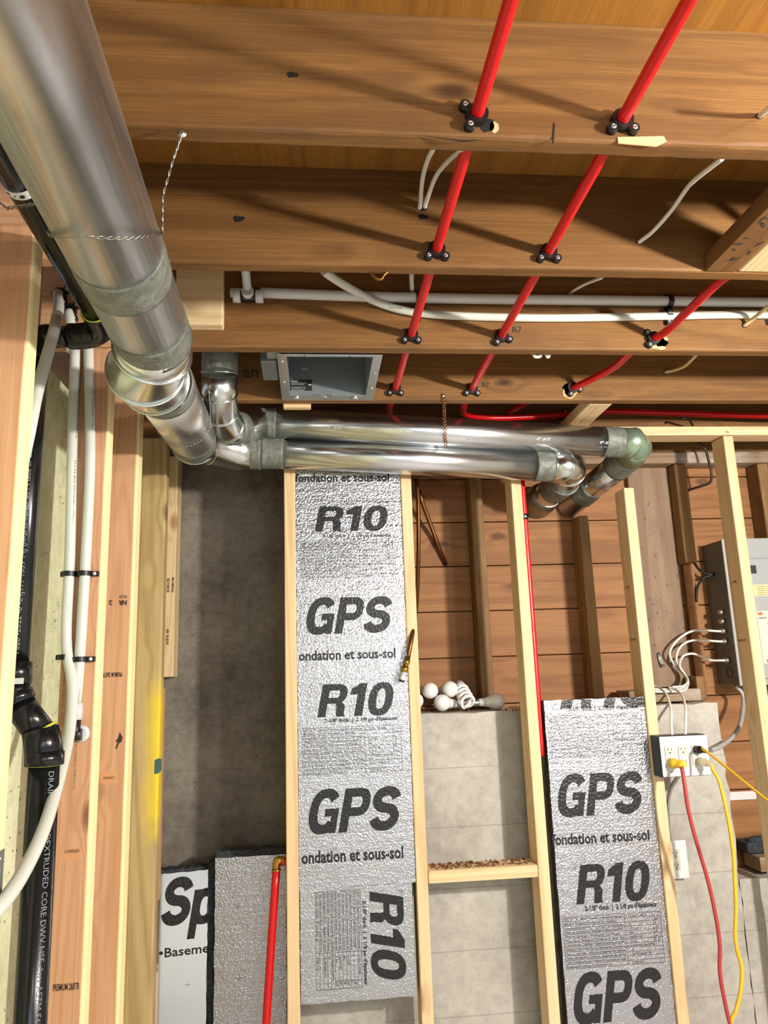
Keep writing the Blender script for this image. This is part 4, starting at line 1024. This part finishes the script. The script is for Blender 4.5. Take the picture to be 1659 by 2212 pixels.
# ------------------------------------------------------------------ loose cables overhead
gc = 'loose cables between the joists'
def cable(label, pts, r=.0042, mat='cable', grp=gc, smooth=6, name='cable'):
    r_ = thing(name, label, 'cable', pts[0], grp)
    b = MB(); b.tube(pts, r, 10, smooth); b.build('jacket', M[mat], r_); return r_
def hole_disc(b, p, r, n=(0, -1, 0)): b.lathe(p, n, [(0, r), (.0006, r)], 16)
def cable_in(label, pts, hole_p, hr, r=.0042, mat='cable', grp=gc):
    r_ = cable(label, pts, r, mat, grp)
    b = MB(); hole_disc(b, Vector(hole_p), hr); b.build('drilled_hole', M['dark'], r_); return r_
h1 = at(912, 449, Y=JY[1]-.0008)
cable_in('white cable loop hanging straighter beside the first red pipe', [h1+Vector((-.007, .03, 0)), h1+Vector((-.006, 0, 0)), at(908, 435, Y=1.45), at(913, 385, Y=1.36), at(924, 345, Y=1.25), at(938, 318, Y=1.14), at(945, 300, Y=1.10)], h1, .0075, .0048)
cable_in('white cable loop bowing wider toward the first red pipe', [h1+Vector((.006, .03, 0)), h1+Vector((.006, 0, .002)), at(922, 432, Y=1.45), at(942, 380, Y=1.36), at(970, 346, Y=1.25), at(998, 322, Y=1.14), at(1015, 300, Y=1.10)], h1+Vector((.004, -.0001, 0)), .0075, .0048)
h2 = at(1381, 523, Y=JY[1]-.0008)
cable_in('long white printed cable slanting out of the second joist near the paint-marked block', [h2+Vector((0, .03, 0)), h2, at(1410, 500, Y=1.44), at(1450, 455, Y=1.38), at(1480, 412, Y=1.30), at(1497, 392, Y=1.24), at(1530, 365, Y=1.16), at(1560, 342, Y=1.10)], h2, .0065, .0048)
h3 = at(1230, 636, Y=JY[2]-.0008)
cable_in('short white cable end above the straight white pipe', [h3+Vector((0, .03, 0)), h3, at(1243, 625, Y=1.86), at(1270, 611, Y=1.78), at(1300, 600, Y=1.66)], h3, .005, .0042)
h4 = at(890, 632, Y=JY[2]-.0008)
cable_in('short white cable pair end dropping beside the first red pipe', [h4+Vector((0, .03, 0)), h4, at(890, 622, Y=1.87), at(889, 606, Y=1.83), at(889, 592, Y=1.75)], h4, .007, .0062)
h5 = at(1608, 703, Y=JY[2]-.0008)
cable_in('pale yellow cable entering the third joist beside the white pipes', [h5+Vector((0, .03, 0)), h5, at(1630, 686, Y=1.86), at(1662, 660, Y=1.78), at(1700, 630, Y=1.66)], h5, .008, .0055, 'beige_cable')
h6 = at(1438, 804, Y=JY[3]-.0008)
cable_in('pale yellow cable entering the fourth joist under the shaded bay', [h6+Vector((0, .03, 0)), h6, at(1455, 800, Y=2.27), at(1480, 790, Y=2.20), at(1505, 766, Y=2.04)], h6, .007, .0052, 'beige_cable')
h7 = at(1640, 251, Y=JY[0]-.0008)
cable_in('short grey-white cable entering the front joist at the frame edge', [h7+Vector((0, .03, 0)), h7, at(1650, 243, Y=1.04), at(1680, 215, Y=.98)], h7, .006, .0045)
for k, (px, lb) in enumerate(((1160, 'white cable bend peeking under the third joist, rounder one'), (1183, 'white cable end peeking under the third joist, narrower one'))):
    b = MB(); p = at(px, 771, Y=1.945); b.tube([p+Vector((-.012+.004*k, 0, .02)), p+Vector((-.008+.006*k, 0, .003)), p+Vector((0, 0, 0)), p+Vector((.010-.006*k, 0, .003)), p+Vector((.013-.006*k, 0, .02))], .0045, 10, 5)
    b.build('cable_end', M['cable'], None, p, lb, 'cable', gc)
bw = [at(1487, 903, Y=2.59), at(1490, 910, Y=2.60), at(1500, 918, Y=2.68)]
b = MB(); b.tube([at(1474, 906, Y=2.60), at(1478, 903, Y=2.598), at(1490, 908, Y=2.61), at(1497, 922, Y=2.67)], .004, 10, 5)
b.build('cable', M['blk'], None, at(1490, 910, Y=2.61), 'short black wire tied to the red pipe above the top plate', 'cable')
b = MB(); b.tube([at(1508, 958, Y=2.80), at(1523, 970, Y=2.80), at(1532, 1000, Y=2.80), at(1537, 1022, Y=2.80), at(1534, 1042, Y=2.82), at(1515, 1050, Y=2.85), at(1490, 1058, Y=2.90), at(1482, 1064, Y=2.93)], .0052, 10, 6)
b.build('cable', plain('dark_brown_cable', (58, 40, 32), .5), None, at(1537, 1022, Y=2.80), 'dark brown cable looping out behind the stud near the barky old stud', 'cable')
# small joist hooks under joist two
b = MB(); p = at(818, 597, Y=JY[1]+.03); b.tube([p+Vector((-.02, 0, .012)), p+Vector((-.012, 0, .002)), p+Vector((-.004, 0, -.006)), p+Vector((.006, 0, -.006)), p+Vector((.012, 0, .004)), p+Vector((.022, 0, .012))], .0035, 10, 4)
b.build('pipe_hook', M['copper'], None, p, 'small brown metal hook under the second joist above the curved white line', 'hook')
# ------------------------------------------------------------------ copper lines by the tall board
r_ = thing('gas_tube', 'long brown coated tube with brass fitting bent over the tall foil board edge', 'tube', at(900, 1050, Y=2.70))
pt = [at(899, 1035, Y=2.72), at(903, 1080, Y=2.71), at(904, 1180, Y=2.70), at(902, 1260, Y=2.66), at(897, 1330, Y=2.60), at(888, 1385, Y=2.55), at(882, 1418, Y=2.545)]
b = MB(); b.tube(pt, .0075, 12, 6); b.build('tube', M['copper'], r_)
f0, f1 = at(882, 1418, Y=2.545), at(872, 1455, Y=2.545); fd = (f1-f0)
b = MB(); b.lathe(f0, fd, [(0, .0085), (.012, .0085), (.012, .0105), (.026, .0105), (.026, .008), (.034, .008), (.034, .0115), (.052, .0115)], 6); b.build('brass_fitting', M['brass'], r_)
b = MB(); b.lathe(f0+fd.normalized()*.052, fd, [(0, .0075), (.012, .0075), (.012, .009), (.030, .009)], 14); b.build('white_tip', M['white'], r_)
b = MB(); b.lathe(f0+fd.normalized()*.080, fd, [(0, .0095), (.006, .0085), (.007, .003)], 14); b.build('end_cap', M['blk'], r_)
pipe('copper_tube', [at(905, 1060, Y=2.86), at(912, 1085, Y=2.88), at(938, 1155, Y=2.93), at(963, 1221, Y=2.957)], .0085, M['copper'], 'straight brown tube slanting down to end on the boards', 'tube', 0, 14)
# ------------------------------------------------------------------ light bulbs
gb = 'light bulbs on the ledge'
def bulb(c, axis, label, screw=True):
    c = Vector(c); a = Vector(axis).normalized(); r_ = thing('light_bulb', label, 'light bulb', c, gb)
    b = MB(); R_ = .0300
    prof = [(-R_*math.cos(rad(t)), R_*math.sin(rad(t))) for t in range(0, 131, 10)]
    prof += [(.028, .0205), (.036, .0175), (.042, .0165)]
    b.lathe(c, a, prof, 24); b.build('globe', M['bulb'], r_)
    b = MB(); b.lathe(c, a, [(.042, .0166), (.046, .0160), (.058, .0145), (.066, .0132)], 24); b.build('collar', M['white'], r_)
    b = MB(); pf = [(.066, .0128)]
    for k in range(5): pf += [(.069+k*.004, .0136), (.071+k*.004, .0124)]
    b.lathe(c, a, pf+[(.092, .008), (.094, .004)], 20); b.build('screw_base', M['steel'], r_)
YBU = 2.775
zl = H-.155+.0305
def bp(px, py, Y_): return at(px, py, Y=Y_)
p3 = bp(955, 1518, YBU); p3.z = max(p3.z, zl)
bulb(bp(929, 1492, 2.80), (-.3, 1, .02), 'white bulb at the back of the heap touching the stud side')
bulb(bp(972, 1489, 2.81), (-.4, .95, -.1), 'white bulb resting high next to the spiral lamp')
bulb(p3, (.9, .5, -.12), 'white bulb lying in front of the heap with its base turned to the spiral lamp')
p4 = bp(1073, 1515, 2.79); p4.z = max(p4.z, zl); bulb(p4, (-1, .1, -.03), 'frosted bulb lying apart beyond the spiral lamp')
p5 = bp(897, 1514, 2.775); p5.z = max(p5.z, zl); bulb(p5, (.2, .95, 0), 'white bulb almost hidden behind the stud')
r_ = thing('spiral_lamp', 'white spiral fluorescent lamp lying among the round bulbs', 'light bulb', bp(1007, 1508, 2.78), gb)
c0 = bp(996, 1488, 2.85); c1 = bp(1011, 1520, 2.745); c1.z = max(c1.z, H-.155+.028); ax = (c1-c0).normalized(); u = ax.orthogonal().normalized(); w = ax.cross(u)
Ln = (c1-c0).length; pts = []
for i in range(97):
    t = i/96; a = t*2*math.pi*4; rr = .0215-.006*max(0, (t-.9)*6)+.004*t; pts.append(c0+ax*(Ln*t)+(u*math.cos(a)+w*math.sin(a))*rr)
pts += [c1+ax*.004+u*.012, c1+ax*.004, c1+ax*.003-u*.014]
b = MB(); b.tube(pts, .0058, 10, 2); b.build('spiral_tube', M['bulb'], r_)
b = MB(); b.lathe(c0-ax*.045, ax, [(0, .011), (.005, .013), (.015, .020), (.042, .0235), (.045, .0235)], 20); b.build('ballast_base', M['white'], r_)
b = MB()
for k in range(420):
    x = random.uniform(.37, 1.45); y = random.uniform(2.74, 2.95); s_ = random.uniform(.002, .006); z0 = H-.157
    if .36 < x < .66 and y < 2.82: continue
    b.hexa([(x-s_, y-s_, z0), (x+s_, y-s_*.5, z0), (x+s_*.3, y+s_, z0)], [(x-s_*.5, y-s_*.5, z0+s_*2), (x+s_*.4, y, z0+s_*1.4), (x, y+s_*.4, z0+s_*1.6)])
b.build('wood_crumbs', M['dirt'], None, (.9, 2.85, H-.155), 'brown wood crumbs scattered along the concrete ledge', 'debris', None, 'stuff')
# ------------------------------------------------------------------ electrical panel
r_ = thing('electrical_panel', 'grey electrical panel with printed labels behind the last fresh stud', 'electrical panel', (1.82, 2.88, H-.09))
px0, px1, pz0, pz1 = 1.620, 2.02, H-.098, H+.463
b = MB(); b.box(px0, px1, 2.806, 2.9585, pz0, pz1, .002); b.build('enclosure', M['darksteel'], r_)
b = MB(); b.box(px0-.003, px1+.003, 2.798, 2.806, pz0-.003, pz1+.003, .0015); b.build('cover', M['litsteel'], r_)
b = MB(); b.box(1.70, px1-.05, 2.788, 2.798, pz0+.02, H+.385, .004); dr = b.build('inner_door', M['litsteel'], r_)
b = MB(); q = at(1622, 1230, Y=2.786); b.box(q.x-.010, q.x+.022, 2.784, 2.788, q.z-.016, q.z+.016, .002); b.build('latch', M['slot'], dr)
b = MB(); q0 = at(1626, 1263, Y=2.7875); b.box(q0.x, q0.x+.14, 2.7865, 2.788, q0.z-.045, q0.z)
for i in range(5): b.text('WARNING DANGER', plane((q0.x+.012, 2.7860, q0.z-.010-.008*i), XU, ZU), .006, 1, .07, 0)
b.build('caution_label', [M['beige_label'], M['mark']], dr)
b = MB(); q0 = at(1634, 1320, Y=2.7875); b.box(q0.x, q0.x+.10, 2.7865, 2.788, q0.z-.20, q0.z)
b.box(q0.x+.004, q0.x+.022, 2.7858, 2.7866, q0.z-.016, q0.z-.005, 0, 1); b.box(q0.x+.014, q0.x+.05, 2.7858, 2.7866, q0.z-.195, q0.z-.184, 0, 1)
b.text('Stab-lok', plane((q0.x+.006, 2.7858, q0.z-.030), XU, ZU), .012, 2, .03, .01)
for i in range(10): b.text('circuit', plane((q0.x+.035, 2.7858, q0.z-.05-.013*i), XU, ZU), .006, 2, .04, 0)
b.build('circuit_chart', [M['paper'], M['orange'], M['mark']], dr)
con = []
for (px, py) in ((1566, 1322), (1566, 1342), (1569, 1363), (1572, 1385), (1577, 1426)):
    q = at(px, py, Y=2.860); q.x = px0
    con.append(q)
    b = MB(); b.tube([q, q+Vector((-.018, 0, 0))], .0095, 14); b.tube([q+Vector((-.004, 0, 0)), q+Vector((-.008, 0, 0))], .0135, 6)
    b.lathe(q+Vector((-.012, -.009, .002)), (0, -1, 0), [(0, .0035), (.004, .003)], 10); b.build('cable_connector', M['steel'], r_)
q = at(1577, 1453, Y=2.865)
b = MB(); b.torus((px0-.0008, 2.865, q.z), XU, .019, .0012, 24, 6); b.build('knockout', M['slot'], r_)
q = at(1572, 1405, Y=2.865)
b = MB(); b.lathe((px0, 2.85, q.z), (-1, 0, 0), [(0, .010), (.001, .009)], 18); b.lathe((px0, 2.885, q.z), (-1, 0, 0), [(0, .010), (.001, .009)], 18); b.build('knockout', plain('rusty_knockout', (110, 84, 70), .6), r_)
ge = 'white cables below the panel'
YC = 2.885
def wires(l): return [at(x, y, Y=Y_) for x, y, Y_ in l]
cable('topmost white cable looping from the panel side down to the sill board', [con[2]+Vector((-.002, 0, 0)), con[2]+Vector((-.03, 0, 0))]+wires([(1500, 1362, YC), (1466, 1380, YC), (1447, 1408, YC), (1454, 1432, 2.90), (1476, 1455, 2.90), (1484, 1474, 2.86), (1474, 1486, 2.79), (1450, 1489, 2.785), (1405, 1489, 2.78)]), .0046, grp=ge)
cable('middle white cable looping from the panel side inside the wider loop', [con[3]+Vector((-.002, 0, 0)), con[3]+Vector((-.03, 0, 0))]+wires([(1500, 1383, YC), (1473, 1394, YC-.01), (1461, 1418, YC-.01), (1466, 1440, 2.89), (1480, 1458, 2.885), (1487, 1475, 2.845), (1478, 1491, 2.785), (1452, 1494, 2.775), (1405, 1494, 2.77)]), .0046, grp=ge)
cable('lowest white cable waving from the panel into the bundled loops', [con[4]+Vector((-.002, 0, 0)), con[4]+Vector((-.03, 0, 0))]+wires([(1535, 1426, YC), (1515, 1418, YC), (1495, 1412, YC-.01), (1475, 1418, YC-.02), (1468, 1438, 2.88), (1479, 1456, 2.875), (1486, 1470, 2.835), (1476, 1482, 2.78), (1452, 1484, 2.77)]), .0046, grp=ge)
cable('white cable curving over the sill board to the first top hole of the outlet box', wires([(1412, 1482, 2.77), (1425, 1486, 2.74), (1439, 1500, 2.66), (1449, 1530, 2.58), (1450, 1565, 2.545), (1452, 1592, 2.535), (1453, 1600, 2.535)]), .0044, grp=ge)
cable('white cable curving over the sill board to the second top hole of the outlet box', wires([(1445, 1485, 2.77), (1460, 1490, 2.74), (1474, 1504, 2.66), (1481, 1530, 2.58), (1481, 1565, 2.545), (1480, 1592, 2.535), (1480, 1600, 2.535)]), .0044, grp=ge)
b = MB(); b.tube([at(1500, 1216, Y=2.93), at(1512, 1232, Y=2.91), con[0]*0+Vector((px0-.02, 2.89, at(1535, 1241, Y=2.89).z)), Vector((px0-.001, 2.885, at(1545, 1239, Y=2.89).z))], .0055, 10, 5)
b.build('cable', M['slot'], None, at(1512, 1232, Y=2.91), 'dark cable rising from the panel side to the short old stud', 'cable', 'dark panel cables')
b = MB(); b.tube([at(1504, 1300, Y=2.93), at(1506, 1270, Y=2.92), at(1518, 1250, Y=2.90), Vector((px0-.02, 2.893, at(1535, 1244, Y=2.89).z)), Vector((px0-.001, 2.889, at(1545, 1242, Y=2.89).z))], .0055, 10, 5)
b.build('cable', M['slot'], None, at(1506, 1270, Y=2.92), 'dark cable dropping from the panel side beside the orange strip', 'cable', 'dark panel cables')
r_ = thing('hanger_strip', 'small shiny metal strap end screwed to the weathered board', 'strap', at(1424, 1415, Y=2.925))
b = MB(); q = at(1423, 1412, Y=2.925); strip_path(b, [q+Vector((0, .003, .004)), q+Vector((.001, -.004, -.012)), q+Vector((.002, -.002, -.024)), q+Vector((.006, -.008, -.040)), q+Vector((.010, -.014, -.05))], .013, .0012, XU); b.build('band', M['steel'], r_)
b = MB(); b.lathe(q+Vector((0, -.002, 0)), (0, -1, 0), [(0, .005), (.003, .004)], 12); b.build('screw', M['slot'], r_)
def flex(name, label, pts, r, group=None):
    P = [Vector(p_) for p_ in pts]; S = []
    for i in range(len(P)-1):
        p0 = P[max(i-1, 0)]; p1 = P[i]; p2 = P[i+1]; p3_ = P[min(i+2, len(P)-1)]; n = max(2, int((p2-p1).length/.0022))
        for j in range(n):
            t = j/n; S.append(.5*((2*p1)+(-p0+p2)*t+(2*p0-5*p1+4*p2-p3_)*t*t+(-p0+3*p1-3*p2+p3_)*t**3))
    S.append(P[-1]); b = MB(); b.tube(S, [r+(.0009 if (i//1) % 3 == 0 else -.0006) for i in range(len(S))], 12)
    return b.build(name, M['conduit'], None, P[0], label, 'conduit', group)
flex('flexible_conduit', 'ribbed metal conduit hanging from the panel down to the triple outlet', [Vector((1.628, 2.85, pz0-.004))]+wires([(1604, 1500, 2.85), (1605, 1530, 2.82), (1598, 1568, 2.76), (1580, 1594, 2.70), (1556, 1612, 2.62), (1536, 1620, 2.575)]), .0075, 'ribbed conduits')
flex('flexible_conduit', 'ribbed metal conduit dropping from the triple outlet behind the stud edge', wires([(1470, 1668, 2.60), (1462, 1682, 2.62), (1450, 1702, 2.66), (1444, 1730, 2.69), (1443, 1780, 2.70), (1450, 1830, 2.702)]), .0065, 'ribbed conduits')
# ------------------------------------------------------------------ triple outlet
YO = 2.500
a = at(1424, 1592, Y=YO); c = at(1537, 1674, Y=YO)
r_ = thing('outlet_box', 'white triple outlet plate on a black box with three cords plugged in', 'outlet', ((a.x+c.x)/2, YO, c.z))
ox0, ox1, oz0, oz1 = a.x, c.x, c.z, a.z
b = MB(); b.box(ox0-.004, ox1-.002, YO+.006, YO+.063, oz0-.002, oz1+.002, .003); b.build('back_box', M['blk'], r_)
b = MB(); b.box(ox0, ox1, YO, YO+.006, oz0, oz1, .0025); b.build('cover_plate', M['white'], r_)
gw_ = (ox1-ox0)/3
def receptacle(xc, zc_, yy, root):
    b = MB(); b.box(xc-.0165, xc+.0165, yy-.003, yy, zc_-.0335, zc_+.0335, .0015)
    for s_ in (-1, 1):
        z0 = zc_+s_*.0195
        b.box(xc-.0075, xc-.0055, yy-.0034, yy-.002, z0-.0005, z0+.0075, 0, 1); b.box(xc+.0050, xc+.0070, yy-.0034, yy-.002, z0, z0+.0065, 0, 1); b.lathe((xc, yy-.0032, z0-.007), (0, -1, 0), [(-.001, .0026), (.0003, .0026)], 10, 1)
    d = b.build('receptacle', [M['outlet_face'], M['slot']], root)
    b = MB(); b.box(xc-.007, xc+.007, yy-.0042, yy-.003, zc_-.0045, zc_+.0045, .0006); b.build('test_button', M['white'], d)
    for s_ in (-1, 1):
        b = MB(); b.lathe((xc, yy, zc_+s_*.0485), (0, -1, 0), [(0, .0032), (.001, .0028)], 10); b.build('plate_screw', M['steel'], root)
zm = (oz0+oz1)/2
RX = [ox0+.030, ox0+.030+.046, ox0+.030+.092]
for x_ in RX: receptacle(x_, zm, YO, r_)
# plugs and cords
def to_floor(p): return [Vector((p.x+.01, p.y-.02, .35)), Vector((p.x+.03, p.y-.05, .06)), Vector((p.x+.10, p.y-.12, .012)), Vector((p.x+.4, p.y-.2, .012))]
def cord(label, plug_pts, plug_r, pmat, pts, r, mat, seg=6):
    r_ = thing('extension_cord', label, 'cord', plug_pts[0], 'cords in the triple outlet')
    b = MB(); b.tube(plug_pts, plug_r, 8 if seg == 6 else 12); b.build('plug', M[pmat], r_)
    b = MB(); b.tube(pts, r, 12, 6); b.build('cord_line', M[mat], r_); return r_
zlo = zm-.0195; zhi = zm+.0195
p = Vector((RX[0], YO-.003, zlo))
w_ = wires([(1472, 1652, 2.445), (1478, 1690, 2.425), (1486, 1745, 2.42), (1502, 1810, 2.42), (1530, 1905, 2.42), (1548, 1990, 2.42), (1555, 2045, 2.42), (1555, 2100, 2.42), (1565, 2160, 2.42), (1577, 2212, 2.42)])
cord('red cord with a yellow plug hanging from the triple outlet', [p, p+Vector((.004, -.022, 0)), p+Vector((.006, -.024, 0)), p+Vector((.012, -.050, 0)), p+Vector((.014, -.058, -.002))], [.0165, .0165, .0130, .0145, .011], 'plugyel', [p+Vector((.014, -.054, -.001))]+w_+to_floor(w_[-1]), .0060, 'cordred')
p = Vector((RX[2]+.004, YO-.003, zlo))
w_ = wires([(1540, 1663, 2.445), (1555, 1692, 2.43), (1574, 1775, 2.42), (1584, 1845, 2.42), (1587, 1900, 2.42), (1590, 1960, 2.42), (1588, 2015, 2.42), (1593, 2055, 2.42), (1602, 2088, 2.42), (1600, 2140, 2.42), (1589, 2185, 2.42), (1580, 2212, 2.42)])
cord('thick yellow cord with a clear plug hanging from the triple outlet', [p, p+Vector((.006, -.026, 0)), p+Vector((.012, -.036, -.002)), p+Vector((.018, -.052, -.006))], [.0140, .0140, .0095, .0110], 'clearplug', [p+Vector((.016, -.050, -.005))]+w_+to_floor(w_[-1]), .0058, 'cordyel')
p = Vector((RX[2]-.002, YO-.003, zhi))
w_ = wires([(1519, 1618, 2.44), (1560, 1650, 2.36), (1610, 1691, 2.26), (1662, 1733, 2.16), (1740, 1800, 2.0)])
cord('thin yellow cord stretched tight from a black plug toward the frame edge', [p, p+Vector((.006, -.018, 0)), p+Vector((.008, -.026, -.001)), p+Vector((.013, -.040, -.003))], [.0125, .0125, .008, .006], 'blk', [p+Vector((.012, -.036, -.003))]+w_, .0042, 'cordyel', 5)
# single outlet lower down
YQ = 2.690
a = at(1440, 1817, Y=YQ); c = at(1490, 1897, Y=YQ)
r_ = thing('outlet_plate', 'single white outlet plate half behind the stud on the concrete', 'outlet', ((a.x+c.x)/2, YQ, c.z))
b = MB(); b.box(c.x-.088, c.x, YQ, YQ+.006, c.z, a.z, .002); b.build('cover_plate', M['white'], r_)
b = MB(); b.box(c.x-.082, c.x-.006, YQ+.006, 2.7195, c.z+.006, a.z-.006, .002); b.build('back_box', M['white'], r_)
receptacle(c.x-.044, (a.z+c.z)/2, YQ, r_)
# ------------------------------------------------------------------ nail plates and sheet at the side edge
for (py0, py1, lb) in ((1832, 1941, 'upper grey nail plate with tiny holes on the edge of the broad stud'), (1975, 2083, 'lower grey nail plate with tiny holes on the edge of the broad stud')):
    z1_ = at(12, py0, X=-.5085).z; z0_ = at(8, py1, X=-.5085).z
    b = MB(); b.box(-.5098, -.5085, 1.322, 1.382, z0_, z1_, .0004)
    for i in range(4):
        for j in range(2): b.lathe((-.5085, 1.338+.028*j, z0_+.012+i*(z1_-z0_-.024)/3), (1, 0, 0), [(0, .0022), (.0004, .002)], 8, 1)
    b.build('nail_plate', [M['darksteel'], M['white']], None, (-.509, 1.35, z0_), lb, 'metal plate', 'nail plates')
b = MB(); n, m2 = 34, 14
grid = [[None]*m2 for _ in range(n)]
for i in range(n):
    for j in range(m2):
        zz = H-.62+.62*i/(n-1); yy = 1.46+.17*j/(m2-1)
        d = .03*noise.noise(Vector((yy*9, zz*5, 2)))+.018*noise.noise(Vector((yy*26, zz*16, 5)))
        grid[i][j] = b.bm.verts.new((-.675+d+.02*math.sin(j/(m2-1)*math.pi), yy, zz))
for i in range(n-1):
    for j in range(m2-1): b.face([grid[i][j], grid[i][j+1], grid[i+1][j+1], grid[i+1][j]], None, True)
bmesh.ops.solidify(b.bm, geom=b.bm.faces[:], thickness=.0015)
b.build('plastic_sheet', M['sheet'], None, (-.68, 1.54, H-.62), 'crumpled milky plastic sheet against the side wall beside the drain', 'plastic sheet')
